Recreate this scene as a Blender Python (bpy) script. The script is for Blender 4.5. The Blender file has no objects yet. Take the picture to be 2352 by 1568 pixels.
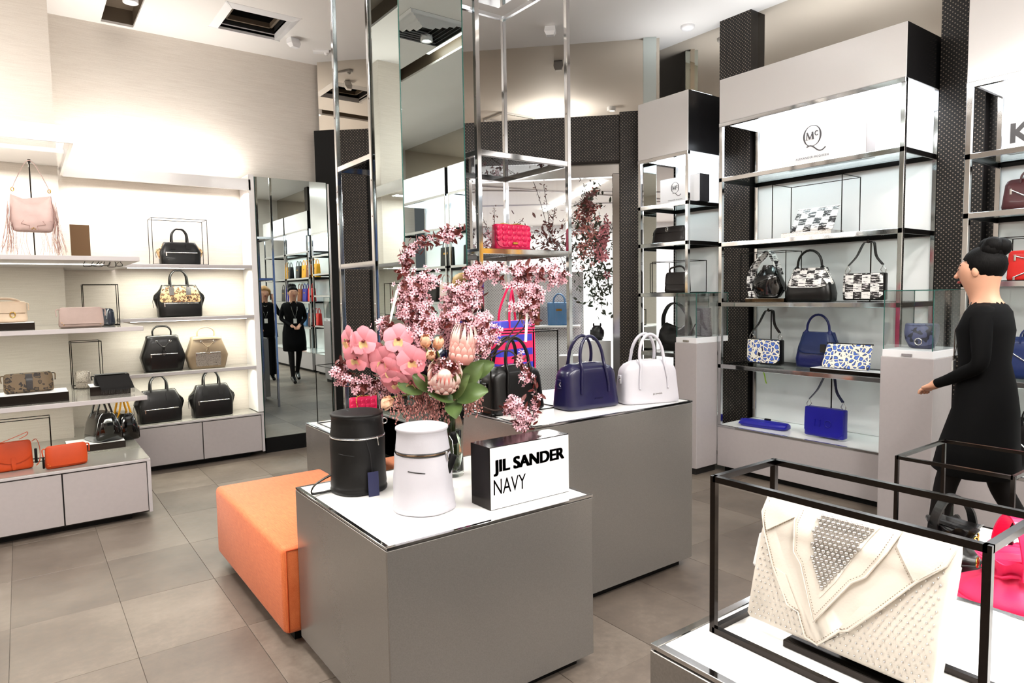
import bpy, bmesh, math, random
from mathutils import Vector, Matrix, noise
random.seed(7)
SC = bpy.context.scene
COL = SC.collection
PI = math.pi

# ---------------------------------------------------------------- camera
cam_data = bpy.data.cameras.new('camera')
cam = bpy.data.objects.new('camera', cam_data)
COL.objects.link(cam)
cam_data.sensor_width = 36.0
cam_data.lens = 23.404
cam_data.clip_start = 0.02
right = Vector((0.80432435, -0.59397083, -0.01615527))
down = Vector((-0.05571078, -0.04831593, -0.99727723))
fwd = Vector((0.59157303, 0.80303439, -0.07195226))
m = Matrix((right, -down, -fwd)).transposed().to_4x4()
m.translation = Vector((0, 0, 1.5))
cam.matrix_world = m
SC.camera = cam

# ---------------------------------------------------------------- world, exposure
w = bpy.data.worlds.new('world')
SC.world = w
w.use_nodes = True
w.node_tree.nodes['Background'].inputs[0].default_value = (0.80, 0.82, 0.85, 1)
w.node_tree.nodes['Background'].inputs[1].default_value = 0.12
SC.view_settings.view_transform = 'Standard'
SC.view_settings.look = 'None'
SC.view_settings.gamma = 1
SC.view_settings.use_curve_mapping = False
SC.view_settings.exposure = 0.45
SC.cycles.max_bounces = 10
SC.cycles.glossy_bounces = 6
SC.cycles.transmission_bounces = 8
SC.cycles.transparent_max_bounces = 10
SC.cycles.sample_clamp_indirect = 6.0
SC.cycles.caustics_reflective = False
SC.cycles.caustics_refractive = False

# ---------------------------------------------------------------- lights (ceiling height 3.84)
def area(name, loc, sx, sy, power, col=(1, .97, .93), rot=(0, 0, 0), spread=180):
    d = bpy.data.lights.new(name, 'AREA')
    d.shape = 'RECTANGLE'; d.size = sx; d.size_y = sy; d.energy = power; d.color = col
    d.spread = math.radians(spread)
    o = bpy.data.objects.new(name, d); COL.objects.link(o)
    o.location = loc; o.rotation_euler = rot
    return o
def spot(name, loc, target, power, ang=50, r=.03, col=(1, .96, .91), blend=.5):
    d = bpy.data.lights.new(name, 'SPOT')
    d.energy = power; d.spot_size = math.radians(ang); d.spot_blend = blend; d.shadow_soft_size = r; d.color = col
    o = bpy.data.objects.new(name, d); COL.objects.link(o)
    o.location = loc
    o.rotation_euler = (Vector(target) - Vector(loc)).to_track_quat('-Z', 'Y').to_euler()
    return o
# ceiling panels added out of view as general light (their diffusers are built further down)
ADDED_CEIL_PANELS = [(0.35, 3.1, .5, 1.6), (2.3, -.5, 1.6, .5), (-1.6, 2.2, .5, 2.0), (2.2, -2.6, 1.6, .5), (3.2, -1.6, 1.6, .5), (.9, -.6, 1.4, .5)]
for i, (x, y, sx, sy) in enumerate(ADDED_CEIL_PANELS):
    area('added_panel_light', (x, y, 3.80), sx, sy, 50)
# downlights: (lamp x, y), target, power
DOWNLIGHTS = [((.82, 6.02), (.5, 6.4, 1.2), 30, 60), ((.86, 4.6), (.6, 3.3, .4), 150, 60), ((1.15, 1.3), (1.3, 2.3, .7), 24, 45), ((2.2, 1.9), (2.3, 2.7, .9), 95, 45),
              ((1.95, 2.4), (1.35, 2.6, 1.0), 48, 45), ((3.2, 2.3), (4.8, 2.9, 1.2), 100, 50), ((3.0, 3.0), (4.8, 3.9, 1.4), 90, 45),
              ((3.1, .9), (4.7, 1.2, 1.5), 150, 55), ((.7, -.2), (1.15, .5, .95), 38, 40), ((2.9, 2.0), (2.1, 3.4, 1.6), 70, 45), ((3.4, 1.7), (2.0, .8, .8), 70, 45)]
for (x, y), t, p, a in DOWNLIGHTS:
    spot('downlight_beam', (x, y, 3.775), t, p * .42, a)
# shelf-unit light boxes under the headers (panels built with the units)
for y0, y1, z in ((3.72, 4.25, 2.65), (2.0, 3.37, 2.80), (.32, 1.62, 2.67), (-1.25, .1, 2.80), (-2.75, -1.35, 2.80)):
    area('shelf_light', (4.86, (y0 + y1) / 2, z), .40, y1 - y0 - .06, 8.5 * (y1 - y0), (.93, .97, 1), spread=150)
# uplighters added on top of shelving units and right tower to brighten the ceiling
for y0, y1 in ((3.72, 4.25), (2.0, 3.37)):
    area('added_header_uplight', (4.86, (y0 + y1) / 2, 3.22), .30, y1 - y0 - .1, 3.2 * (y1 - y0), (1, .98, .95), (PI, 0, 0))
area('added_tower_uplight', (2.45, 3.5, 3.47),   .4, .4, 15, (1, .98, .95), (PI, 0, 0))
# cove lights behind the fascia of the left wall: up and down
area('cove_light_up', (-1.3, 5.75, 2.62), 3.2, .10, 17, (1, .97, .92), (PI, 0, 0))
area('cove_light_down', (-1.3, 5.95, 2.47), 3.2, .10, 36, (1, .97, .92))
area('cove_light_up', (1.06, 6.56, 2.62), 1.36, .08, 11, (1, .97, .92), (PI, 0, 0))
area('cove_light_down', (1.06, 6.56, 2.47), 1.36, .08, 11, (1, .97, .92))
# strip lamps under the left shelves
for z in (1.745, 1.285, .81):
    area('shelf_strip_light', (-1.2, 5.6, z), 3.6, .015, 12, (1, 1, .84))
    area('shelf_strip_light', (1.22, 6.5, z + .01), 1.0, .012, 5, (1, 1, .84))
# the mall beyond the glass front
area('mall_light', (6.6, 7.4, 2.66), 3.2, .9, 300, (1, .98, .96), (0, 0, -PI / 4))
area('mall_light', (5.0, 5.6, 2.66), .9, .5, 60, (1, .98, .96), (0, 0, -PI / 4))
area('mall_light', (3.6, 7.8, 2.66), 1.2, 1.0, 30, (1, .98, .96), (0, 0, -PI / 4))

# ---------------------------------------------------------------- materials
def lin(c):
    r = []
    for v in c[:3]:
        v = v / 255.0
        r.append(v / 12.92 if v <= .04045 else ((v + .055) / 1.055) ** 2.4)
    return (r[0], r[1], r[2], 1)
MATS = {}
class NT:
    def __init__(s, name):
        s.m = bpy.data.materials.new(name); s.m.use_nodes = True
        s.t = s.m.node_tree; s.n = s.t.nodes; s.l = s.t.links
        s.p = s.n['Principled BSDF']; s.out = s.n['Material Output']
    def node(s, kind, **kw):
        n = s.n.new(kind)
        for k, v in kw.items():
            if k in n.inputs.keys(): n.inputs[k].default_value = v
            else: setattr(n, k, v)
        return n
    def link(s, a, b): s.l.new(a, b)
    def math(s, op, a, b=None, c=None):
        n = s.n.new('ShaderNodeMath'); n.operation = op
        for i, x in enumerate((a, b, c)):
            if x is None: continue
            if isinstance(x, (int, float)): n.inputs[i].default_value = x
            else: s.l.new(x, n.inputs[i])
        return n.outputs[0]
    def coord(s, scale=(1, 1, 1), kind='Object'):
        tc = s.n.new('ShaderNodeTexCoord'); mp = s.n.new('ShaderNodeMapping')
        mp.inputs['Scale'].default_value = scale
        s.l.new(tc.outputs[kind], mp.inputs[0])
        return mp.outputs[0]
    def mix(s, f, a, b):
        n = s.n.new('ShaderNodeMix'); n.data_type = 'RGBA'
        if isinstance(f, (int, float)): n.inputs[0].default_value = f
        else: s.l.new(f, n.inputs[0])
        for i, x in ((6, a), (7, b)):
            if isinstance(x, tuple): n.inputs[i].default_value = x
            else: s.l.new(x, n.inputs[i])
        return n.outputs[2]
    def noise(s, vec, scale, detail=3, rough=.5, dist=0):
        n = s.n.new('ShaderNodeTexNoise'); s.l.new(vec, n.inputs['Vector'])
        n.inputs['Scale'].default_value = scale; n.inputs['Detail'].default_value = detail
        n.inputs['Roughness'].default_value = rough; n.inputs['Distortion'].default_value = dist
        return n.outputs[0]
    def voro(s, vec, scale, feature='F1', out=0, rnd=1):
        n = s.n.new('ShaderNodeTexVoronoi'); n.feature = feature; s.l.new(vec, n.inputs['Vector'])
        n.inputs['Scale'].default_value = scale; n.inputs['Randomness'].default_value = rnd
        return n.outputs[out]
    def ramp(s, f, stops, interp='LINEAR'):
        n = s.n.new('ShaderNodeValToRGB'); s.l.new(f, n.inputs[0]); e = n.color_ramp.elements
        n.color_ramp.interpolation = interp
        while len(e) < len(stops): e.new(.5)
        for k, (p, c) in enumerate(stops): e[k].position = p; e[k].color = c
        return n.outputs[0]
    def bump(s, h, strength=.2, dist=.01):
        n = s.n.new('ShaderNodeBump'); n.inputs['Strength'].default_value = strength; n.inputs['Distance'].default_value = dist
        s.l.new(h, n.inputs['Height']); s.l.new(n.outputs[0], s.p.inputs['Normal'])
    def col(s, c):
        if isinstance(c, tuple): s.p.inputs['Base Color'].default_value = c
        else: s.l.new(c, s.p.inputs['Base Color'])
def mat(name, c, rough=.5, metal=0, var=0, vscale=6, bump=0, bscale=60, bdist=.004, emit=0, ecol=None, coat=0, spec=.5, sheen=0, stretch=(1, 1, 1), trans=0, ior=1.45, alpha=1):
    if name in MATS: return MATS[name]
    t = NT(name); p = t.p
    c = lin(c)
    p.inputs['Roughness'].default_value = rough; p.inputs['Metallic'].default_value = metal
    p.inputs['Specular IOR Level'].default_value = spec
    if var or bump:
        v = t.coord(stretch)
    if var:
        f = t.noise(v, vscale, 4)
        d = tuple(max(0, x * (1 - var)) for x in c[:3]) + (1,); l = tuple(min(1, x * (1 + var)) for x in c[:3]) + (1,)
        t.col(t.ramp(f, [(.3, d), (.7, l)]))
    else: t.col(c)
    if bump: t.bump(t.noise(v, bscale, 3), bump, bdist)
    if emit:
        p.inputs['Emission Color'].default_value = lin(ecol) if ecol else c
        p.inputs['Emission Strength'].default_value = emit
    if coat: p.inputs['Coat Weight'].default_value = coat; p.inputs['Coat Roughness'].default_value = .08
    if sheen: p.inputs['Sheen Weight'].default_value = sheen
    if trans: p.inputs['Transmission Weight'].default_value = trans; p.inputs['IOR'].default_value = ior
    if alpha < 1: p.inputs['Alpha'].default_value = alpha
    MATS[name] = t.m
    return t.m
def leather(name, c, rough=.38, coat=.15, var=.08, bump=.12, bscale=220):
    return mat(name, c, rough, 0, var, 9, bump, bscale, .002, coat=coat, spec=.32)

# ---- plain
mat('ceiling_white', (232, 229, 226), .6, var=.015, vscale=2)
mat('wall_white', (240, 240, 240), .5)
mat('lacquer_white', (236, 234, 234), .22, coat=.3)
mat('grey_panel', (176, 169, 169), .38, var=.02, vscale=40, bump=.02, bscale=300)
mat('grey_edge', (188, 183, 184), .32)
mat('shadow_gap', (20, 18, 17), .6)
mat('black_plinth', (6, 6, 6), .55, spec=.2)
mat('white_glass_top', (248, 247, 245), .18, coat=.4)
mat('shelf_top', (150, 147, 140), .12, coat=.5)
mat('chrome', (205, 206, 208), .07, 1)
mat('chrome_soft', (190, 188, 186), .18, 1)
mat('gunmetal', (52, 48, 46), .16, 1)
mat('black_steel', (26, 24, 23), .28, .9)
mat('mirror', (202, 212, 210), .0, 1)
mat('mirror_edge', (40, 92, 84), .2)
mat('dark_gloss', (44, 44, 46), .18, .3)
mat('bronze_mirror', (104, 84, 66), .08, 1)
mat('lamp_emit', (255, 252, 246), .4, emit=9)
mat('panel_emit', (240, 248, 255), .4, emit=2.2)
mat('strip_emit', (255, 253, 245), .4, emit=14)
mat('sign_white', (228, 228, 230), .3, emit=.16)
mat('header_white', (228, 226, 226), .2, coat=.3)
mat('ink', (24, 22, 24), .5)
mat('ink_grey', (74, 72, 74), .5)
mat('gold', (212, 168, 84), .2, 1)
mat('silver', (214, 212, 210), .16, 1)
mat('white_plastic', (236, 236, 238), .35)
mat('dark_hole', (14, 12, 10), .8)
mat('lime_tape', (176, 214, 70), .5)
mat('paper', (246, 245, 240), .6)
mat('navy_card', (38, 42, 82), .5)
# ---- leathers
leather('lea_black', (7, 6, 6), .34, .10); leather('lea_black_soft', (9, 8, 8), .48, 0)
mat('lea_gloss_black', (5, 5, 5), .12, coat=.6)
leather('lea_white', (190, 188, 195), .42, .1, .02); leather('lea_offwhite', (224, 216, 205), .45, .05, .02)
leather('lea_navy', (23, 21, 56), .3, .3); leather('lea_pink', (218, 28, 84), .36, .2)
leather('lea_hotpink', (222, 40, 92), .55, 0); leather('lea_orange', (186, 66, 22), .5, 0)
leather('lea_blush', (204, 176, 170), .5, 0, .12); leather('lea_mauve', (172, 150, 142), .55, 0)
leather('lea_beige', (196, 174, 150), .5, 0, .12); leather('lea_taupe', (140, 122, 100), .45, .1)
leather('lea_cobalt', (24, 22, 140), .4, .15); leather('lea_royal', (18, 26, 86), .36, .2, .1, .5, 120)
leather('lea_brownblack', (26, 20, 19), .42, .1, .1, .4, 120); leather('lea_brown', (120, 62, 26), .45, .1)
leather('lea_burgundy', (66, 24, 28), .4, .1); leather('lea_red', (206, 36, 32), .4, .1); leather('lea_yellow', (226, 160, 24), .45, .1)
leather('lea_midblue', (18, 36, 84), .45, .05); leather('lea_steelblue', (74, 116, 158), .45, .1)
leather('lea_slate', (58, 62, 88), .4, .1); leather('lea_dkblue', (46, 52, 66), .2, .4)
mat('suede_black', (14, 13, 13), .95, sheen=.2)
mat('fringe_blush', (178, 142, 134), .6, var=.15, vscale=30)
t_ = NT('protea'); MATS['protea'] = t_.m; sp_ = t_.n.new('ShaderNodeSeparateXYZ'); tc_ = t_.n.new('ShaderNodeTexCoord'); t_.link(tc_.outputs['Generated'], sp_.inputs[0])
t_.col(t_.ramp(sp_.outputs[2], [(0, lin((196, 120, 116))), (.55, lin((222, 160, 150))), (.8, lin((238, 218, 208))), (1, lin((176, 150, 146)))])); t_.p.inputs['Roughness'].default_value = .55
# ---- skin, hair, cloth
mat('skin', (214, 160, 132), .5, var=.05, vscale=12); mat('hair_black', (6, 5, 5), .6, spec=.12, bump=.5, bscale=40, stretch=(6, 6, 1)); mat('hair_blonde', (184, 140, 84), .5, var=.2, vscale=20, bump=.5, bscale=40)
mat('cloth_black', (5, 5, 6), .85, spec=.15); mat('tights', (16, 12, 12), .7, spec=.2); mat('lips', (160, 70, 66), .45); mat('eye_dark', (28, 22, 20), .3)
# ---- plants
mat('petal_cherry', (244, 190, 202), .6, var=.14, vscale=40); mat('blossom_eye', (96, 22, 40), .6); mat('leaf_plum', (92, 26, 20), .45, var=.3, vscale=20)
mat('twig', (58, 42, 36), .8, var=.2, vscale=30); mat('orchid', (226, 140, 152), .5, var=.16, vscale=14); mat('orchid_lip', (240, 205, 150), .5, var=.15, vscale=40); mat('orchid_throat', (120, 40, 44), .5)
mat('tulip', (250, 200, 166), .5, var=.12, vscale=20); mat('protea_tip', (236, 214, 200), .6)
mat('leaf_green', (84, 106, 58), .45, var=.25, vscale=12); mat('leaf_dark', (36, 54, 34), .5, var=.3, vscale=12); mat('stem_green', (118, 138, 60), .5, var=.2, vscale=12); mat('stem_brown', (142, 92, 40), .5, var=.2)
mat('berry', (206, 142, 136), .5, var=.2, vscale=60); mat('rose_dusty', (196, 124, 116), .55, var=.2, vscale=20)
mat('glass', (250, 254, 252), .0, trans=1, ior=1.12, spec=.4); mat('vase_glass', (240, 248, 244), .0, trans=1, ior=1.3); mat('glass_edge', (70, 120, 110), .1, trans=.4)
mat('water', (236, 240, 220), .0, trans=1, ior=1.33)
def special(name):
    t = NT(name); MATS[name] = t.m; return t
# clear sheet glass: mostly see-through, thin reflections
def sheet(name, tint, refl):
    t = special(name)
    tr = t.node('ShaderNodeBsdfTransparent'); tr.inputs[0].default_value = tint
    gl = t.node('ShaderNodeBsdfGlossy'); gl.inputs['Roughness'].default_value = .01
    lw = t.node('ShaderNodeLayerWeight', Blend=.25)
    mx = t.node('ShaderNodeMixShader')
    f = t.math('MULTIPLY_ADD', lw.outputs['Fresnel'], .5, refl)
    t.link(f, mx.inputs[0]); t.link(tr.outputs[0], mx.inputs[1]); t.link(gl.outputs[0], mx.inputs[2])
    t.link(mx.outputs[0], t.out.inputs[0])
sheet('sheet_glass', (.985, .995, .99, 1), .015)
sheet('shelf_glass', (.90, .95, .94, 1), .04)
sheet('smoked_glass', (.30, .30, .31, 1), .10)
mat('ceiling_mirror', (206, 198, 186), .01, 1)
# floor stone
def stone(name, grid):
    t = special(name); v = t.coord((1, 1, 1))
    g = t.n.new('ShaderNodeNewGeometry')
    tc = g.outputs['Position']
    n1 = t.noise(tc, 1.6, 5, .6); n2 = t.noise(tc, 26, 5, .7)
    oi = t.n.new('ShaderNodeObjectInfo')
    f = t.math('ADD', t.math('MULTIPLY', n1, .65), t.math('MULTIPLY', n2, .35))
    f = t.math('ADD', f, t.math('MULTIPLY', t.math('SUBTRACT', oi.outputs['Random'], .5), .16))
    c = t.ramp(f, [(.32, lin((82, 72, 64))), (.52, lin((110, 99, 89))), (.72, lin((138, 127, 116)))])
    if grid:
        sp = t.n.new('ShaderNodeSeparateXYZ'); t.link(tc, sp.inputs[0])
        fx = t.math('FRACT', t.math('DIVIDE', t.math('ADD', sp.outputs[0], 20 * .4385 + .118), .4385))
        fy = t.math('FRACT', t.math('DIVIDE', t.math('ADD', sp.outputs[1], 20 * .648 - 3.112), .648))
        e = t.math('MINIMUM', t.math('MULTIPLY', t.math('MINIMUM', fx, t.math('SUBTRACT', 1, fx)), .4385), t.math('MULTIPLY', t.math('MINIMUM', fy, t.math('SUBTRACT', 1, fy)), .648))
        c = t.mix(t.math('LESS_THAN', e, .002), c, lin((92, 84, 78)))
    t.col(c)
    t.link(t.ramp(n2, [(.3, (.34, .34, .34, 1)), (.7, (.5, .5, .5, 1))]), t.p.inputs['Roughness'])
    t.bump(n2, .05, .004)
stone('tile_stone', False); stone('floor_stone', True)
mat('grout', (150, 142, 134), .8)
# woven wall covering
t = special('wall_linen'); v = t.coord((1, 1, 1))
a = t.noise(t.coord((3, 3, 160)), 2.2, 4); b = t.noise(t.coord((60, 60, 260)), 2, 2)
f = t.math('ADD', t.math('MULTIPLY', a, .6), t.math('MULTIPLY', b, .4))
t.col(t.ramp(f, [(.35, lin((206, 197, 187))), (.65, lin((224, 217, 208)))])); t.p.inputs['Roughness'].default_value = .55; t.bump(f, .12, .003)
# orange ottoman weave
t = special('orange_weave'); a = t.noise(t.coord((220, 12, 220)), 1.5, 3); b = t.noise(t.coord((12, 260, 12)), 1.5, 3)
f = t.math('ADD', t.math('MULTIPLY', a, .5), t.math('MULTIPLY', b, .5))
t.col(t.ramp(f, [(.35, lin((214, 98, 44))), (.65, lin((240, 132, 74)))])); t.p.inputs['Roughness'].default_value = .6; t.p.inputs['Sheen Weight'].default_value = .15; t.bump(f, .3, .002)
# brushed steel cladding of the display tables
t = special('brushed_steel'); f = t.noise(t.coord((2, 2, 2)), 140, 2)
t.p.inputs['Metallic'].default_value = .55; t.col(t.ramp(f, [(.3, lin((134, 130, 126))), (.7, lin((143, 139, 135)))]))
t.p.inputs['Roughness'].default_value = .24
# perforated dark metal; pale dots paint in the lit space behind its holes
def perf(name, base, dot, pitch, r, rough=.45):
    t = special(name); tc = t.n.new('ShaderNodeTexCoord'); sp = t.n.new('ShaderNodeSeparateXYZ'); t.link(tc.outputs['Object'], sp.inputs[0])
    u = t.math('DIVIDE', t.math('ADD', sp.outputs[0], 40), pitch); v = t.math('DIVIDE', t.math('ADD', sp.outputs[2], 40), pitch)
    def d(o):
        a = t.math('SUBTRACT', t.math('FRACT', t.math('ADD', u, o)), .5); b = t.math('SUBTRACT', t.math('FRACT', t.math('ADD', v, o)), .5)
        return t.math('SQRT', t.math('ADD', t.math('MULTIPLY', a, a), t.math('MULTIPLY', b, b)))
    k = t.math('LESS_THAN', t.math('MINIMUM', d(0), d(.5)), r)
    t.col(t.mix(k, lin(base), lin(dot))); t.p.inputs['Roughness'].default_value = rough; t.p.inputs['Specular IOR Level'].default_value = .35
perf('perf_dark', (18, 14, 13), (134, 120, 107), .030, .135)
perf('perf_black', (16, 14, 14), (96, 87, 80), .030, .14, .3)
perf('perf_white', (226, 226, 228), (150, 150, 154), .03, .18)
# animal and print patterns
def spots(name, base, ring, inner, scale=16, stretch=(1, 1, 1), th=(.30, .46)):
    t = special(name); v = t.coord(stretch)
    nz = t.n.new('ShaderNodeTexNoise'); t.link(v, nz.inputs['Vector']); nz.inputs['Scale'].default_value = scale * .8
    mv = t.n.new('ShaderNodeMix'); mv.data_type = 'VECTOR'; mv.inputs[0].default_value = .06
    t.link(v, mv.inputs[4]); t.link(nz.outputs['Color'], mv.inputs[5])
    d = t.voro(mv.outputs[1], scale)
    t.col(t.ramp(d, [(0, lin(inner)), (th[0], lin(ring)), (th[1], lin(base))], 'CONSTANT')); t.p.inputs['Roughness'].default_value = .6
spots('leopard', (226, 190, 140), (36, 24, 18), (150, 100, 60), 46)
spots('leopard_olive', (104, 86, 62), (30, 22, 15), (76, 60, 40), 30)
t = special('giraffe_blue'); v = t.coord((1, 1, 1)); n = t.noise(v, 30, 2)
mv = t.n.new('ShaderNodeVectorMath'); mv.operation = 'MULTIPLY_ADD'; t.link(v, mv.inputs[0]); mv.inputs[1].default_value = (1, 1, 1)
nz = t.n.new('ShaderNodeTexNoise'); t.link(v, nz.inputs['Vector']); nz.inputs['Scale'].default_value = 22
sc_ = t.n.new('ShaderNodeVectorMath'); sc_.operation = 'SCALE'; sc_.inputs['Scale'].default_value = .022; t.link(nz.outputs['Color'], sc_.inputs[0]); t.link(sc_.outputs[0], mv.inputs[2])
d = t.voro(mv.outputs[0], 30, 'DISTANCE_TO_EDGE')
t.col(t.ramp(d, [(0, lin((240, 236, 222))), (.11, lin((26, 24, 40))), (.17, lin((66, 100, 190))), (.32, lin((84, 122, 206)))], 'CONSTANT')); t.p.inputs['Roughness'].default_value = .4
t = special('brush_print'); f = t.noise(t.coord((20, 20, 150)), 1, 3, .55)
ch = t.n.new('ShaderNodeTexChecker'); t.link(t.coord((1, 1, 1)), ch.inputs[0]); ch.inputs['Scale'].default_value = 17
f2 = t.math('ADD', f, t.math('MULTIPLY', t.math('SUBTRACT', ch.outputs['Fac'], .5), .16))
t.col(t.ramp(f2, [(0, lin((26, 22, 24))), (.49, lin((236, 234, 232)))], 'CONSTANT')); t.p.inputs['Roughness'].default_value = .35
t = special('stripe_print'); tc = t.n.new('ShaderNodeTexCoord'); sp = t.n.new('ShaderNodeSeparateXYZ'); t.link(tc.outputs['Object'], sp.inputs[0])
s = t.math('FRACT', t.math('DIVIDE', t.math('ADD', sp.outputs[2], 10.012), .078)); k = t.math('GREATER_THAN', s, .5)
px = t.math('GREATER_THAN', sp.outputs[0], .105)
k2 = t.math('MULTIPLY', k, t.math('SUBTRACT', 1, px))
t.col(t.mix(k2, lin((222, 36, 92)), lin((52, 56, 176)))); t.p.inputs['Roughness'].default_value = .4
t = special('glitter'); v = t.coord((1, 1, 1)); c = t.voro(v, 420, 'F1', 1); sp = t.n.new('ShaderNodeSeparateColor'); t.link(c, sp.inputs[0])
t.col(t.ramp(sp.outputs[0], [(0, lin((40, 30, 36))), (.5, lin((110, 96, 108))), (.86, lin((190, 186, 196))), (1, lin((250, 250, 255)))])); t.p.inputs['Metallic'].default_value = .5; t.p.inputs['Roughness'].default_value = .35; t.bump(sp.outputs[1], .8, .002)
t = special('snake_silver'); v = t.coord((1, 1, 1.3)); d = t.voro(v, 130, 'DISTANCE_TO_EDGE'); t.col(t.ramp(d, [(0, lin((70, 62, 58))), (.2, lin((168, 158, 148)))])); t.p.inputs['Roughness'].default_value = .3
t = special('camo_slate'); d = t.noise(t.coord((1, 1, 1)), 26, 1); t.col(t.ramp(d, [(0, lin((28, 30, 44))), (.47, lin((72, 78, 112)))], 'CONSTANT')); t.p.inputs['Roughness'].default_value = .35
# twilight sky seen on a big blue panel in the mall
t = special('sky_panel'); f = t.noise(t.coord((.8, .8, 2.2)), 1.6, 5, .6)
c = t.ramp(f, [(.35, lin((46, 82, 160))), (.7, lin((150, 178, 224)))]); t.col(c); t.link(c, t.p.inputs['Emission Color']); t.p.inputs['Emission Strength'].default_value = .38
# ---------------------------------------------------------------- mesh helpers
def V(*a): return Vector(a)
class MB:
    def __init__(s): s.v = []; s.f = []; s.s = []
    def add(s, vs, fs, smooth=False):
        o = len(s.v); s.v += [tuple(p) for p in vs]
        for f in fs: s.f.append(tuple(i + o for i in f)); s.s.append(smooth)
        return s
    def box(s, x0, x1, y0, y1, z0, z1):
        vs = [(x, y, z) for z in (z0, z1) for y in (y0, y1) for x in (x0, x1)]
        return s.add(vs, [(0, 2, 3, 1), (4, 5, 7, 6), (0, 1, 5, 4), (2, 6, 7, 3), (0, 4, 6, 2), (1, 3, 7, 5)])
    def bbox(s, x0, x1, y0, y1, z0, z1, b=.004, seg=1):
        bm = bmesh.new(); bmesh.ops.create_cube(bm, size=1)
        for v in bm.verts: v.co = Vector(((x0 + x1) / 2 + v.co.x * (x1 - x0), (y0 + y1) / 2 + v.co.y * (y1 - y0), (z0 + z1) / 2 + v.co.z * (z1 - z0)))
        bmesh.ops.bevel(bm, geom=bm.edges[:], offset=b, segments=seg, affect='EDGES', profile=.5)
        bm.verts.index_update()
        s.add([v.co[:] for v in bm.verts], [[v.index for v in f.verts] for f in bm.faces], seg > 1); bm.free()
        return s
    def ring(s, rings, closed=False, cap=True, smooth=True):
        n = len(rings[0]); vs = [p for r in rings for p in r]; fs = []
        m_ = len(rings)
        for i in range(m_ if closed else m_ - 1):
            a = i * n; b = ((i + 1) % m_) * n
            for j in range(n): k = (j + 1) % n; fs.append((a + j, a + k, b + k, b + j))
        s.add(vs, fs, smooth)
        if cap and not closed:
            s.add(rings[0], [tuple(range(n - 1, -1, -1))]); s.add(rings[-1], [tuple(range(n))])
        return s
    def tube(s, pts, r, n=8, closed=False, cap=True, flat=None, up=None):
        """sweep; r number or list; flat=(w,t) gives a strap section whose width lies along `up` x tangent"""
        P = [Vector(p) for p in pts]; m_ = len(P); rings = []; prev = None
        for i in range(m_):
            if closed: t = P[(i + 1) % m_] - P[i - 1]
            else: t = P[min(i + 1, m_ - 1)] - P[max(i - 1, 0)]
            t.normalize()
            if flat and up is not None:
                a = Vector(up); a = (a - t * a.dot(t)); a.normalize(); b = t.cross(a)
            else:
                if prev is None:
                    a = t.orthogonal().normalized()
                else:
                    a = prev - t * prev.dot(t); a.normalize()
                prev = a; b = t.cross(a)
            rr = r[i] if isinstance(r, (list, tuple)) else r
            if flat:
                w_, h_ = flat; c = [(1, 1), (-1, 1), (-1, -1), (1, -1)]
                rings.append([P[i] + a * (x * w_ / 2) + b * (y * h_ / 2) for x, y in c])
            else:
                rings.append([P[i] + a * (math.cos(q) * rr) + b * (math.sin(q) * rr) for q in [2 * PI * k / n for k in range(n)]])
        return s.ring([[tuple(p) for p in r_] for r_ in rings], closed, cap, not flat)
    def bar(s, p, q, w):
        p, q = Vector(p), Vector(q); t = (q - p).normalized(); a = Vector((0, 0, 1)) if abs(t.z) < .9 else Vector((1, 0, 0))
        a = (a - t * a.dot(t)).normalized(); b = t.cross(a); c = [(1, 1), (-1, 1), (-1, -1), (1, -1)]
        return s.ring([[tuple(o + a * (x * w / 2) + b * (y * w / 2)) for x, y in c] for o in (p, q)], smooth=False)
    def lathe(s, prof, n=24, c=(0, 0), smooth=True, cap=True):
        return s.ring([[(c[0] + r * math.cos(2 * PI * k / n), c[1] + r * math.sin(2 * PI * k / n), z) for k in range(n)] for r, z in prof], cap=cap, smooth=smooth)
    def ball(s, c, r, n=8, m_=5, sc=(1, 1, 1)):
        rs = []
        for i in range(1, m_):
            a = PI * i / m_
            rs.append([(c[0] + r * sc[0] * math.sin(a) * math.cos(2 * PI * k / n), c[1] + r * sc[1] * math.sin(a) * math.sin(2 * PI * k / n), c[2] - r * sc[2] * math.cos(a)) for k in range(n)])
        s.ring(rs, cap=False)
        o = len(s.v); s.v += [(c[0], c[1], c[2] - r * sc[2]), (c[0], c[1], c[2] + r * sc[2])]
        a0 = o - n * (m_ - 1)
        for k in range(n):
            s.f.append((a0 + (k + 1) % n, a0 + k, o)); s.s.append(True)
            s.f.append((o - n + k, o - n + (k + 1) % n, o + 1)); s.s.append(True)
        return s
    def prism(s, poly, y0, y1):
        """closed polygon [(x,z)] extruded along y"""
        n = len(poly); vs = [(x, y0, z) for x, z in poly] + [(x, y1, z) for x, z in poly]
        fs = [tuple(range(n - 1, -1, -1)), tuple(range(n, 2 * n))] + [(i, (i + 1) % n, n + (i + 1) % n, n + i) for i in range(n)]
        fs[0], fs[1] = tuple(range(n)), tuple(range(2 * n - 1, n - 1, -1))
        fs[2:] = [(n + i, n + (i + 1) % n, (i + 1) % n, i) for i in range(n)]
        return s.add(vs, fs)
    def grid(s, fn, nu, nv, smooth=True):
        vs = [fn(i / nu, j / nv) for j in range(nv + 1) for i in range(nu + 1)]
        fs = [(j * (nu + 1) + i, j * (nu + 1) + i + 1, (j + 1) * (nu + 1) + i + 1, (j + 1) * (nu + 1) + i) for j in range(nv) for i in range(nu)]
        return s.add(vs, fs, smooth)
    def xf(s, M, start=0):
        for i in range(start, len(s.v)): s.v[i] = tuple(M @ Vector(s.v[i]))
        return s
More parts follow.
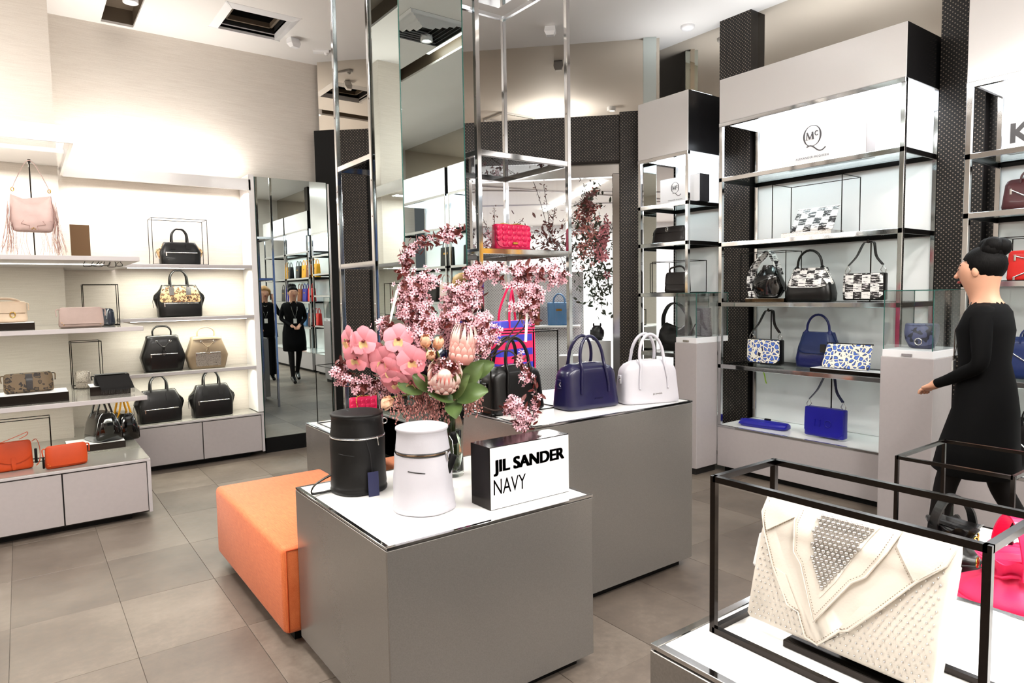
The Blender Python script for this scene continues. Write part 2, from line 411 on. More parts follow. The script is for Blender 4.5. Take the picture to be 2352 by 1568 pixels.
    def build(s, name, m_, parent=None, loc=None, rz=0):
        me = bpy.data.meshes.new(name); me.from_pydata(s.v, [], s.f); me.update()
        me.polygons.foreach_set('use_smooth', s.s)
        bm = bmesh.new(); bm.from_mesh(me); bmesh.ops.recalc_face_normals(bm, faces=bm.faces[:]); bm.to_mesh(me); bm.free()
        me.materials.append(MATS[m_] if isinstance(m_, str) else m_)
        o = bpy.data.objects.new(name, me); COL.objects.link(o)
        if parent: o.parent = parent
        if loc: o.location = loc
        if rz: o.rotation_euler = (0, 0, rz)
        return o
def tag(o, label=None, cat=None, group=None, kind=None):
    if label: o['label'] = label
    if cat: o['category'] = cat
    if group: o['group'] = group
    if kind: o['kind'] = kind
    return o
def thing(name, label, cat, loc=(0, 0, 0), rz=0, group=None):
    o = bpy.data.objects.new(name, None); COL.objects.link(o); o.empty_display_size = .05
    o.location = loc; o.rotation_euler = (0, 0, rz)
    return tag(o, label, cat, group)
def copy_tree(o, parent=None, first=True):
    c = o.copy(); COL.objects.link(c)
    if parent: c.parent = parent
    for ch in list(o.children): copy_tree(ch, c)
    return c
def struct(mb, name, m_, parent=None, loc=None, rz=0):
    o = mb.build(name, m_, parent, loc, rz)
    if parent is None: o['kind'] = 'structure'
    return o
def arc(c, r, a0, a1, n, ax=0):
    """arc points in the x-z plane (degrees)"""
    return [(c[0] + r * math.cos(math.radians(a0 + (a1 - a0) * i / n)), c[1], c[2] + (r if not ax else ax) * math.sin(math.radians(a0 + (a1 - a0) * i / n))) for i in range(n + 1)]
def spline(pts, k=6):
    """Catmull-Rom through points"""
    P = [Vector(p) for p in pts]; out = []
    for i in range(len(P) - 1):
        a, b, c, d = P[max(i - 1, 0)], P[i], P[i + 1], P[min(i + 2, len(P) - 1)]
        for j in range(k):
            t = j / k; out.append(.5 * ((2 * b) + (c - a) * t + (2 * a - 5 * b + 4 * c - d) * t * t + (3 * b - a - 3 * c + d) * t ** 3))
    out.append(P[-1]); return out
def text_mesh(s, size, bold=0, extr=.001, xs=1, space=1.0):
    c = bpy.data.curves.new('lettering', 'FONT'); c.body = s; c.size = size; c.offset = bold; c.extrude = extr; c.space_character = space
    o = bpy.data.objects.new('lettering', c); COL.objects.link(o)
    dg = bpy.context.evaluated_depsgraph_get(); me = bpy.data.meshes.new_from_object(o.evaluated_get(dg))
    bpy.data.objects.remove(o); bpy.data.curves.remove(c)
    mb = MB(); mb.add([(v.co.x * xs, -v.co.z, v.co.y) for v in me.vertices], [tuple(p.vertices) for p in me.polygons])
    bpy.data.meshes.remove(me)
    return mb                      # stands in x-z, faces -y
def width(mb): xs = [v[0] for v in mb.v]; return min(xs), max(xs)

# ================================================================= STRUCTURE
H = 3.84
# floor with its tiles
fl = struct(MB().box(-4, 14, -3.5, 14, -.12, -.004), 'floor', 'floor_stone')
tm = MB().bbox(.0008, .4385 - .0008, .0008, .648 - .0008, -.012, 0, .0008)
t0 = None
for k in range(-4, 12):
    for j in range(-4, 6):
        x = -.118 + .4385 * k; y = 3.112 + .648 * j
        if x > 4.75 or x + y > 8.8 or (x < .4 and y > 5.2) or (x < -.6 and y < 1.5) or (x<.1 and y<1.0): continue
        if t0 is None: t0 = tm.build('tile', 'tile_stone', fl, (x, y, 0)); o = t0
        else:
            o = bpy.data.objects.new('tile', t0.data); COL.objects.link(o); o.parent = fl; o.location = (x, y, random.uniform(-.0006, .0003))
# ceiling with openings for the vent and the lighting slots
holes = [(1.50, 1.99, 5.76, 6.24), (.68, .92, 3.3, 6.69), (3.32, 3.52, -.4, 2.6), (-.9, 2.4, 1.28, 1.46), (-1.2, -.98, 2.2, 5.6)]
xs = sorted({-4, 5.3} | {h[0] for h in holes} | {h[1] for h in holes}); ys = sorted({-3.5, 7.0} | {h[2] for h in holes} | {h[3] for h in holes})
mb = MB()
for a, b in zip(xs, xs[1:]):
    for c, d in zip(ys, ys[1:]):
        mx, my = (a + b) / 2, (c + d) / 2
        if any(h[0] < mx < h[1] and h[2] < my < h[3] for h in holes): continue
        mb.box(a, b, c, d, H, H + .02)
ceil = struct(mb, 'ceiling', 'ceiling_white')
def trough(h, mname, name, strip=True):
    x0, x1, y0, y1 = h; g = .14
    mb = MB(); t_ = .01
    mb.box(x0 - t_, x1 + t_, y0 - t_, y1 + t_, H + g, H + g + t_)
    mb.box(x0 - t_, x0, y0 - t_, y1 + t_, H + .02, H + g); mb.box(x1, x1 + t_, y0 - t_, y1 + t_, H + .02, H + g)
    mb.box(x0, x1, y0 - t_, y0, H + .02, H + g); mb.box(x0, x1, y1, y1 + t_, H + .02, H + g)
    struct(mb, name, mname, ceil)
mat('slot_brown', (96, 84, 70), .5)
trough(holes[1], 'slot_brown', 'lighting_slot'); trough(holes[2], 'slot_brown', 'lighting_slot'); trough(holes[3], 'slot_brown', 'lighting_slot'); trough(holes[4], 'slot_brown', 'lighting_slot')
# outer shell so that the mirrors always see a room
struct(MB().box(-4.1, -4, -3.5, 6.3, 0, H), 'wall_behind', 'wall_linen')
struct(MB().box(-4, 5.3, -3.6, -3.5, 0, H), 'wall_near', 'wall_linen')
# left wall: near block and recessed far bay
struct(MB().box(-4, .29, 6.25, 6.95, 0, H), 'wall_left', 'wall_linen')
struct(MB().box(.29, 2.62, 6.74, 6.95, 0, H), 'wall_left_recess', 'wall_linen')
# right wall
WR = 5.14
struct(MB().box(-1.95, 3.5, 0, .14, 0, 3.16), 'wall_right', 'perf_black', None, (WR, 1.55, 0), -PI / 2)
struct(MB().box(WR + .02, WR + .12, -3.5, 4.6, 3.16, H), 'wall_right_transom', 'ceiling_mirror')
for (ya, yb) in ((3.42, 3.73), (1.70, 1.97), (-1.28, -1.1)):
    struct(MB().box(0, yb - ya, 0, .3, 0, H), 'wall_right_column', 'perf_dark', None, (5.06, yb, 0), -PI / 2)
# diagonal glass front, local x runs along it
A45 = -PI / 4; F0 = (2.53, 6.57)
def fpt(s, d=0): q = math.sqrt(.5); return (F0[0] + q * s + q * d, F0[1] - q * s + q * d)
def front(mb, name, m_, d=0): return struct(mb, name, m_, None, (*fpt(0, d), 0), A45)
front(MB().bbox(-.08, .14, -.03, .22, 0, 3.15, .004), 'wall_front_return', 'black_plinth')  # shaded return of the pillar, its shade put into the plain black
front(MB().bbox(.14, .44, 0, .22, 0, 3.15, .004), 'wall_front_pillar', 'perf_dark')
front(MB().bbox(1.33, 1.46, 0, .22, 0, 2.73, .004), 'wall_front_pillar', 'perf_dark')
front(MB().bbox(2.93, 3.14, -.02, .22, 0, 3.17, .004), 'wall_front_pillar', 'perf_dark')
front(MB().bbox(.44, 2.93, 0, .20, 2.73, 3.15, .003), 'wall_front_beam', 'perf_dark')
front(MB().box(-.06, 3.3, .06, .10, 3.15, H), 'wall_front_transom', 'ceiling_mirror')
wn = front(MB().bbox(1.46, 2.93, .10, .20, 2.60, 2.73, .003), 'window_1', 'chrome_soft')
MB().bbox(2.86, 2.93, .06, .20, 0, 2.62, .004).build('window_jamb', 'chrome', wn)
MB().bbox(1.46, 1.50, .06, .20, 0, 2.62, .004).build('window_jamb', 'chrome', wn)
MB().box(1.50, 2.86, .10, .108, 0, 2.60).build('pane', 'sheet_glass', wn)
wn2 = front(MB().box(.44, 1.33, .02, .10, 2.58, 2.73), 'window_2', 'black_plinth')
MB().box(.44, .47, .02, .10, 0, 2.58).build('window_jamb', 'black_plinth', wn2)
MB().box(.47, 1.33, .06, .066, 0, 2.58).build('pane', 'sheet_glass', wn2)
# mirror-clad post at the corner of the front
struct(MB().bbox(-.06, .06, -.06, .06, 0, H, .002), 'trim_1', 'mirror', None, (4.86, 4.36, 0), A45)
# the mall beyond: ceiling with light lines, white back wall, blue panel
mc = struct(MB().box(2.0, 14, 4.4, 14, 2.70, 2.74), 'mall_ceiling', 'ceiling_white'); mc.location = (.0, .0, 0)
# keep only the part behind the front: cut along the diagonal
bm = bmesh.new(); bm.from_mesh(mc.data)
bmesh.ops.bisect_plane(bm, geom=bm.verts[:] + bm.edges[:] + bm.faces[:], plane_co=(4.7, 4.7, 0), plane_no=(-1, -1, 0), clear_outer=True)
bm.to_mesh(mc.data); bm.free()
front(MB().box(-4, 8, 0, .1, 0, 2.7), 'wall_mall', 'wall_white', 5.6)
front(MB().box(-.1, 1.02, 0, .02, 0, 2.36), 'mall_blue_panel', 'sky_panel', 1.3)['label'] = 'tall blue panel with a twilight sky beyond the glass front'
front(MB().box(-.1, 1.3, 0, .03, 2.44, 2.70), 'mall_grille', 'perf_white', 1.25)
front(MB().box(1.46, 2.55, 0, .03, .0, 1.72), 'display_back_panel', 'perf_white', .75)
front(MB().box(-3, -.1, .2, .3, 0, 2.7), 'wall_mall_side', 'wall_white', 0.6)
for i, (s0, d0, s1, d1) in enumerate(((1.0, .6, 4.6, 3.4), (1.9, 3.2, 2.75, .9), (1.2, 1.2, 4.4, 2.2), (1.0, 2.6, 5.0, 2.9))):
    a = fpt(s0, d0); b = fpt(s1, d1)
    MB().bar((a[0], a[1], 2.695), (b[0], b[1], 2.695), .05 if i == 1 else .02).build('light_line', 'strip_emit' if i == 1 else 'grey_edge', mc)
# ================================================================= FIXTURES
# ---- left wall, base cabinets
def cabinet(label, x0, x1, yf, yb, zt, splits, notch=None):
    t = thing('base_cabinet', label, 'cabinet', (x1, yf, 0))
    X0 = x0 - x1; D = yb - yf
    mb = MB().box(X0, 0, .022, D, .045, zt - .022)
    if notch: mb.box(notch - x1, 0, D, notch_y - yf, .045, zt - .022)
    mb.build('carcass', 'shadow_gap', t)
    MB().bbox(-.022, 0, 0, D, .045, zt - .022, .002).build('end_panel', 'grey_edge', t)
    mb = MB().bbox(X0, 0, 0, D, zt - .022, zt - .004, .002)
    if notch: mb.box(notch - x1, 0, D, notch_y - yf, zt - .022, zt - .004)
    mb.build('top_frame', 'grey_edge', t)
    mb = MB().box(X0, -.004, .004, D, zt - .004, zt)
    if notch: mb.box(notch - x1, -.004, D, notch_y - yf, zt - .004, zt)
    mb.build('top', 'shelf_top', t)
    ed = [X0] + [s - x1 for s in splits] + [-.022]
    for a, b in zip(ed, ed[1:]):
        MB().bbox(a + .004, b - .004, .006, .024, .055, zt - .03, .0015).build('door', 'grey_panel', t)
    MB().box(X0, -.12, .08, D, 0, .045).build('plinth', 'black_plinth', t)
    return t
notch_y = 6.735
cabinet('long grey base cabinet under the near left shelves, carrying the orange bags', -3.2, .66, 5.09, 6.245, .42, [-2.72, -2.08, -1.42, -.88, -.36, .156], .295)
cabinet('grey base cabinet under the far left shelves, carrying two black totes', .665, 1.80, 6.42, 6.735, .42, [1.261])
# ---- left wall, shelves
def lshelf(t, z, near):
    tk = .03
    if near:
        mb = MB().bbox(-3.2, .66, 5.098, 6.245, z - tk, z - .004, .001).box(.295, .66, 6.245, 6.735, z - tk, z - .004)
        s = mb.build('shelf', 'grey_edge', t)
        MB().box(-3.2, .655, 5.1, 6.245, z - .004, z).box(.295, .655, 6.245, 6.735, z - .004, z).build('glass_top', 'shelf_top', s)
        MB().bbox(-3.2, .662, 5.086, 5.098, z - tk, z, .002).build('front_edge', 'grey_edge', s)
        MB().box(-3.0, .5, 5.59, 5.61, z - tk - .004, z - tk).build('light_strip', 'lamp_emit', s)
    else:
        s = MB().bbox(.68, 1.742, 6.43, 6.735, z - tk, z - .004, .001).build('shelf', 'grey_edge', t)
        MB().box(.68, 1.742, 6.43, 6.735, z - .004, z).build('glass_top', 'shelf_top', s)
        MB().bbox(.67, 1.75, 6.418, 6.43, z - tk, z, .002).build('front_edge', 'grey_edge', s)
        MB().box(.75, 1.7, 6.493, 6.507, z - tk - .004, z - tk).build('light_strip', 'lamp_emit', s)
t = thing('wall_shelving', 'near left wall shelves, deep grey boards under a lit white fascia', 'shelving', (0, 0, 0))
for z in (.85, 1.32, 1.785): lshelf(t, z, True)
f = MB().bbox(-3.2, .33, 5.09, 5.11, 2.49, 2.595, .001).bbox(.31, .33, 5.11, 6.42, 2.49, 2.595, .001).build('fascia', 'lacquer_white', t)
MB().box(-3.2, .31, 5.68, 6.245, 2.53, 2.56).box(.293, .31, 6.245, 6.73, 2.53, 2.56).build('lamp_tray', 'lacquer_white', t)
# a dangling bundle of lamp cable under the upper shelf end
c = MB()
for q in range(5):
    c.tube(spline([(.36 + .05 * q, 5.20 + .02 * q, 1.756), (.35 + .045 * q, 5.18, 1.722 + .006 * (q % 3)), (.41 + .04 * q, 5.17, 1.728 - .006 * (q % 2)), (.44 + .03 * q, 5.2, 1.756)], 6), .0022, 5)
c.build('cable', 'black_steel', t)
t = thing('wall_shelving', 'far left wall shelves, grey boards beside the tall mirror', 'shelving', (0, 0, 0))
for z in (.865, 1.34, 1.80): lshelf(t, z, False)
MB().bbox(.332, 1.77, 6.42, 6.44, 2.485, 2.585, .001).build('fascia', 'lacquer_white', t)
MB().box(.34, 1.75, 6.6, 6.735, 2.53, 2.56).build('lamp_tray', 'lacquer_white', t)
MB().bbox(1.75, 1.80, 6.42, 6.735, .425, 2.63, .002).build('side_panel', 'lacquer_white', t)
# ---- tall mirror
t = thing('wall_mirror', 'tall mirror panel on a black plinth beside the left shelves', 'mirror', (1.83, 6.52, 0))
MB().box(.01, .70, .004, .215, 0, .143).build('plinth', 'black_plinth', t)
MB().box(0, .70, .008, .215, .146, 2.632).build('backing', 'mirror_edge', t)
MB().box(.006, .694, 0, .006, .148, 2.63).build('glass', 'mirror', t)
MB().bbox(.70, .725, -.012, .215, .02, 2.62, .002).build('side_trim', 'chrome_soft', t)
# ---- orange ottoman
t = thing('ottoman', 'long low orange upholstered ottoman behind the front display table', 'ottoman', (.83, 2.79, 0))
MB().bbox(0, .62, 0, 1.20, .055, .44, .028, 3).build('cushion', 'orange_weave', t)
mb = MB()
for y in (.002, 1.198):
    mb.tube([(.02, y, .07), (.02, y, .425), (.60, y, .425), (.60, y, .07)], .003, 6)
mb.build('piping', 'lea_orange', t)
MB().box(.06, .56, .06, 1.14, 0, .055).build('plinth', 'black_plinth', t)
# ---- display tables clad in brushed steel
def dtable(label, x0, x1, y0, y1, z, zb=.05):
    t = thing('display_table', label, 'display table', (x0, y0, 0)); W = x1 - x0; D = y1 - y0
    MB().box(.002, W - .002, .002, D - .002, zb + .002, z - .02).build('core', 'shadow_gap', t)
    for nm, bx in (('side_panel', (0, W - .004, -.001, .012, zb, z - .012)), ('side_panel', (0, W - .004, D - .012, D + .001, zb, z - .012)),
                   ('side_panel', (-.001, .012, .004, D - .004, zb, z - .012)), ('side_panel', (W - .012, W + .001, .004, D - .004, zb, z - .012))):
        MB().bbox(*bx, .0012).build(nm, 'brushed_steel', t)
    e = .016
    MB().bbox(0, W, 0, e, z - .009, z, .001).bbox(0, W, D - e, D, z - .009, z, .001).bbox(0, e, e, D - e, z - .009, z, .001).bbox(W - e, W, e, D - e, z - .009, z, .001).build('top_rim', 'chrome', t)
    MB().bbox(e + .001, W - e - .001, e + .001, D - e - .001, z - .02, z - .0005, .001).build('top', 'white_glass_top', t)
    MB().box(.05, W - .05, .05, D - .05, 0, zb + .002).build('plinth', 'black_plinth', t)
    return t
dtable('low cube display table in the foreground, holding the bucket bags and the lit sign', .893, 1.786, 1.90, 2.77, .70)
dtable('higher display table in the middle, holding black, navy and white bowling bags', 1.795, 2.885, 2.285, 3.14, .91)
dtable('low display table behind the ottoman, holding a pink quilted bag', 1.60, 2.35, 4.06, 4.68, .60)
dtable('display table at lower right, holding the studded white clutch', .822, 1.41, -.45, .737, .91)
dtable('lower display table behind the studded clutch, holding two drawstring bags', 1.50, 2.55, -.35, .86, .70)
# ---- mirrored column and the two chrome towers flanking it
t = thing('mirror_column', 'square mirror-clad column rising from behind the flowers to the ceiling', 'column', (1.645, 3.17, 0))
MB().box(.006, .379, .006, .324, 0, H).build('core', 'mirror_edge', t)
MB().box(0, .385, 0, .006, 0, H).build('front_mirror', 'mirror', t)
MB().box(-.001, .005, .006, .33, 0, H).build('side_mirror', 'mirror', t)
MB().box(.38, .386, .006, .33, 0, H).build('side_mirror', 'mirror', t)
MB().box(0, .385, .325, .331, 0, H).build('back_mirror', 'mirror', t)
MB().box(-.002, .002, -.002, .001, 0, H).box(.383, .387, -.003, .001, 0, H).build('edge', 'mirror_edge', t)
def tower(label, x0, x1, y0, y1, shelves, zt, zb=0):
    t = thing('shelf_tower', label, 'shelf tower', (x0, y0, 0)); W = x1 - x0; D = y1 - y0; w_ = .028
    for x, y in ((0, 0), (W, 0), (0, D), (W, D)):
        p = MB().bbox(x - w_ / 2, x + w_ / 2, y - w_ / 2, y + w_ / 2, zb, zt, .002).build('post', 'chrome', t)
        mb = MB()
        for z in (1.0, 1.45, 1.95, 2.15, 2.6): mb.tube([(x - w_ / 2 - .002, y, z), (x - w_ / 2 + .002, y, z)], .006, 8)
        mb.build('bolt', 'chrome_soft', p)
    MB().bar((0, 0, zt - .012), (W, 0, zt - .012), .024).bar((0, D, zt - .012), (W, D, zt - .012), .024).bar((0, 0, zt - .012), (0, D, zt - .012), .024).bar((W, 0, zt - .012), (W, D, zt - .012), .024).build('top_frame', 'chrome', t)
    for z in shelves:
        s = MB().bbox(0, W, -.012, .012, z - .032, z, .002).bbox(0, W, D - .012, D + .012, z - .032, z, .002).bbox(-.012, .012, .012, D - .012, z - .032, z, .002).bbox(W - .012, W + .012, .012, D - .012, z - .032, z, .002).build('shelf', 'chrome', t)
        MB().box(.012, W - .012, .012, D - .012, z - .014, z - .002).build('glass', 'smoked_glass', s)
    return t
tower('chrome shelf tower left of the mirror column', 1.645, 2.07, 3.53, 4.03, (1.70, 2.30), H)
tw = tower('chrome shelf tower right of the mirror column, pink quilted bag on its shelf', 2.12, 2.79, 3.17, 3.83, (1.76, 2.31), 3.40)
MB().box(.10, .56, .10, .56, 3.40, 3.42).build('lamp_tray', 'chrome', tw); MB().box(.13, .53, .13, .53, 3.42, 3.44).build('added_uplight', 'panel_emit', tw)  # tray and glowing plate added on the tower to lift the ceiling
MB().bar((.10, .33, 3.395), (0, .33, 3.395), .012).bar((.56, .33, 3.395), (.67, .33, 3.395), .012).build('added_tray_arm', 'chrome', tw)
# ---- chrome shelving units along the right wall
def unit(label, y0, y1, hz0, hz1, shelves, base=True, sign=None):
    """local x runs along -Y (to the right in view), local y into the wall"""
    t = thing('shelving_unit', label, 'shelving unit', (4.60, y1, 0), -PI / 2); W = y1 - y0; D = .52; w_ = .03
    MB().bbox(0, W, 0, D, hz0, hz1, .003).build('header', 'header_white', t)
    MB().box(-.0015, 0, .004, D, hz0, hz1).build('header_side', 'dark_gloss', t); MB().box(W, W + .0015, .004, D, hz0, hz1).build('header_side', 'dark_gloss', t)
    MB().box(.03, W - .03, .03, D - .02, hz0 - .008, hz0).build('light_panel', 'panel_emit', t)
    MB().bbox(0, W, -.004, .026, hz0 - .03, hz0, .002).build('header_rail', 'chrome', t)
    if hz1 < 3.19 and y0 > 1.9: MB().box(.06, W - .06, .12, .40, hz1, hz1 + .03).build('added_uplight', 'panel_emit', t)  # glowing plate added on the header to go with the extra ceiling light
    for x, y in ((w_ / 2, w_ / 2), (W - w_ / 2, w_ / 2), (w_ / 2, D - w_ / 2), (W - w_ / 2, D - w_ / 2)):
        MB().bbox(x - w_ / 2, x + w_ / 2, y - w_ / 2, y + w_ / 2, .39 if base else .03, hz0, .002).build('post', 'chrome', t)
    MB().box(.03, W - .03, D - .014, D - .004, .39, hz0).build('back_panel', 'wall_white', t)
    for z in shelves:
        s = MB().bbox(0, W, .0, .016, z - .034, z, .002).build('shelf', 'chrome', t)
        MB().bbox(.004, .016, .016, D, z - .034, z, .001).bbox(W - .016, W - .004, .016, D, z - .034, z, .001).bbox(0, W, D - .03, D - .016, z - .034, z, .001).build('side_rail', 'black_steel', s)
        MB().box(.016, W - .016, .016, D - .03, z - .012, z - .001).build('glass', 'shelf_glass', s)
    if base:
        MB().bbox(0, W, 0, D, .05, .372, .002).build('base_box', 'grey_panel', t)
        MB().bbox(0, W, -.002, .02, .372, .39, .002).build('base_rail', 'chrome', t)
        MB().box(0, W, .02, D, .372, .388).build('base_top', 'white_glass_top', t)
        MB().box(.04, W - .04, .05, D, 0, .05).build('plinth', 'black_plinth', t)
    return t
unit('narrow chrome shelving unit with white header beside the glass front', 3.70, 4.266, 2.68, 3.18, (.95, 1.483, 1.928, 2.266))
unit('wide chrome shelving unit with white header, holding blue and black-and-white bags', 1.985, 3.39, 2.83, 3.173, (.895, 1.40, 1.883, 2.40))
unit('tall white-headed shelving unit cut off by the right edge of the view', .30, 1.645, 2.70, 3.80, (.942, 1.526, 1.936, 2.285))
unit('chrome shelving unit beyond the right edge, seen only in the mirrors', -1.27, .12, 2.83, 3.173, (.895, 1.40, 1.883, 2.40))
unit('farthest chrome shelving unit of the right wall, seen only in the mirrors', -2.8, -1.35, 2.83, 3.173, (.895, 1.40, 1.883, 2.40))
# ---- grey pedestals with glass cases
def pedestal(label, y0, y1, x0, clabel):
    t = thing('pedestal', label, 'pedestal', (x0, y1, 0), -PI / 2); W = y1 - y0; D = .27
    MB().bbox(0, W, 0, D, .055, 1.075, .002).build('body', 'grey_panel', t)
    MB().box(.02, W - .02, .02, D, 0, .055).build('plinth', 'shadow_gap', t)
    g = thing('glass_case', clabel, 'display case', (x0, y1, 1.075), -PI / 2); a, b = .012, .005; w2 = W - .012; d2 = D + .15
    MB().bbox(.006, w2 + .006, .006, d2, 0, .045, .002).build('base', 'white_plastic', g)
    MB().bbox(W / 2 - .03, W / 2 + .03, .0, .008, .008, .024, .001).build('lock', 'silver', g)
    for bx in ((a, w2, .008, .008 + b, .045, .40), (a, w2, d2 - b, d2, .045, .40), (a, a + b, .008 + b, d2 - b, .045, .40), (w2 - b, w2, .008 + b, d2 - b, .045, .40), (a, w2, .008, d2, .40, .405)):
        MB().box(*bx).build('pane', 'sheet_glass', g)
    mb = MB(); e = .004
    for x in (a, w2):
        for y in (.008, d2): mb.bar((x, y, .045), (x, y, .405), e)
    for y in (.008, d2): mb.bar((a, y, .404), (w2, y, .404), e)
    for x in (a, w2): mb.bar((x, .008, .404), (x, d2, .404), e)
    mb.build('glass_edge', 'mirror_edge', g)
    return g
pedestal('grey pedestal between the narrow and the wide shelving unit', 3.40, 3.62, 4.34, 'glass case on pedestal with a glittering purse')
pedestal('grey pedestal at the right end of the wide shelving unit', 1.655, 1.955, 4.28, 'glass case on pedestal with a navy flap bag')
# ---- ceiling fittings
t = thing('ceiling_vent', 'square open ceiling vent with a dark hole and white frame', 'vent', (1.745, 6.0, H))
mb = MB()
for k in range(4):
    a = k * PI / 2; i = len(mb.v)
    mb.add([(-.31, -.30, -.002), (.31, -.30, -.002), (.245, -.24, -.022), (-.245, -.24, -.022), (-.31, -.30, .004), (.31, -.30, .004), (.245, -.24, .05), (-.245, -.24, .05)],
           [(0, 1, 2, 3), (3, 2, 6, 7), (0, 4, 5, 1), (1, 5, 6, 2), (0, 3, 7, 4)])
    mb.xf(Matrix.Rotation(a, 4, 'Z'), i)
mb.build('frame', 'white_plastic', t)
MB().box(-.245, .245, -.24, .24, .30, .31).box(-.247, -.24, -.24, .24, .03, .30).box(.24, .247, -.24, .24, .03, .30).box(-.24, .24, -.242, -.235, .03, .30).box(-.24, .24, .235, .242, .03, .30).build('duct', 'dark_hole', t)
MB().box(-.20, .20, -.19, -.17, .05, .09).box(-.20, .20, .17, .19, .05, .09).box(-.20, -.18, -.19, .19, .05, .09).box(.18, .20, -.19, .19, .05, .09).build('damper', 'slot_brown', t)
t = thing('ceiling_diffuser', 'square louvred ceiling diffuser seen in the mirror column', 'vent', (3.0, 1.05, H))
mb = MB()
for k in range(6):
    r = .30 - k * .045
    for q in range(4):
        i = len(mb.v); mb.add([(-r, -r, 0), (r, -r, 0), (r - .022, -r + .022, -.022), (-r + .022, -r + .022, -.022)], [(0, 1, 2, 3)]); mb.xf(Matrix.Rotation(q * PI / 2, 4, 'Z'), i)
mb.build('louvres', 'white_plastic', t)
MB().box(-.3, .3, -.3, .3, -.001, 0).build('backing', 'dark_hole', t)
def detector(label, x, y, rz=0):
    t = thing('motion_detector', label, 'detector', (x, y, H), rz)
    MB().bbox(-.045, .045, -.03, .03, -.012, 0, .003).build('mount', 'white_plastic', t)
    MB().ring([[(sx * .045 * k, sy * .035 * k - q, z) for sx, sy in ((-1, -1), (1, -1), (1, 1), (-1, 1))] for k, z, q in ((1, -.012, 0), (1.1, -.05, .01), (.7, -.085, .02))], smooth=False).build('housing', 'white_plastic', t)
detector('white wedge motion detector beside the open ceiling vent', 2.13, 6.17, .3)
detector('white wedge motion detector on the ceiling near the right tower', 3.9, 4.65, -.8)
t = thing('ceiling_sensor', 'flat white rectangular sensor on the ceiling near the wall corner', 'sensor', (2.45, 6.32, H), -.5)
MB().bbox(-.075, .075, -.03, .03, -.022, 0, .003).build('housing', 'white_plastic', t)
MB().ball((.045, 0, -.022), .022, 10, 6).build('lens', 'lacquer_white', t)
t = thing('smoke_detector', 'round smoke detector above the narrow shelving unit', 'detector', (4.9, 3.95, H))
MB().lathe([(.06, 0), (.06, -.018), (.05, -.03), (.03, -.038), (.0005, -.04)], 24).build('housing', 'white_plastic', t)
# ceiling lamps: added light panels, then downlights and slot strips
lamps = ('foremost', 'second', 'third', 'fourth', 'fifth', 'sixth')
for i, (x, y, sx, sy) in enumerate(ADDED_CEIL_PANELS):
    t = thing('added_ceiling_lamp', 'rectangular ceiling light panel above ' + ('the ottoman aisle', 'the table right of the camera', 'the left aisle behind the camera', 'the back of the shop', 'the far right corner', 'the spot behind the camera')[i], 'lamp', (x, y, H), 0, 'ceiling light panels')
    MB().bbox(-sx / 2 - .02, sx / 2 + .02, -sy / 2 - .02, sy / 2 + .02, -.006, 0, .002).build('frame', 'white_plastic', t)
    MB().box(-sx / 2, sx / 2, -sy / 2, sy / 2, -.010, -.006).build('diffuser', 'lamp_emit', t)
AIM = ['', 'the orange ottoman', 'the lit box sign', 'the navy bowling bag', 'the bouquet', 'the wide shelving unit', 'the narrow shelving unit', 'the right-edge shelving unit', 'the studded clutch', 'the chrome tower', 'the drawstring bags']
for i, ((x, y), tg, p, a) in enumerate(DOWNLIGHTS):
    t = thing('downlight', 'round white ceiling downlight in the slot at top left' if i == 0 else 'small round ceiling downlight aimed at ' + AIM[i], 'lamp', (x, y, H), 0, 'ceiling downlights')
    hz = .12 if i < 2 else 0
    MB().lathe([(.055, .0 + hz), (.055, -.05), (.045, -.052), (.040, -.02)], 20, cap=False).build('can', 'white_plastic', t)
    MB().lathe([(.040, -.03), (.0005, -.031)], 20).build('bulb', 'strip_emit', t)
for i, (x0, x1, y0, y1) in enumerate(holes[2:]):
    t = thing('strip_lamp', 'linear light strip in a ceiling slot ' + ('over the right aisle', 'over the front table', 'over the left aisle')[i], 'lamp', ((x0 + x1) / 2, (y0 + y1) / 2, H), 0, 'ceiling strip lamps')
    lx, ly = (x1 - x0) / 2, (y1 - y0) / 2
    if ly > lx: MB().bbox(-.02, .02, -ly * .5, ly * .5, .06, .10, .003).build('tube', 'strip_emit', t); MB().box(-.03, .03, -ly * .52, ly * .52, .10, .14).build('tray', 'white_plastic', t)
    else: MB().bbox(-lx * .5, lx * .5, -.02, .02, .06, .10, .003).build('tube', 'strip_emit', t); MB().box(-lx * .52, lx * .52, -.03, .03, .10, .14).build('tray', 'white_plastic', t)
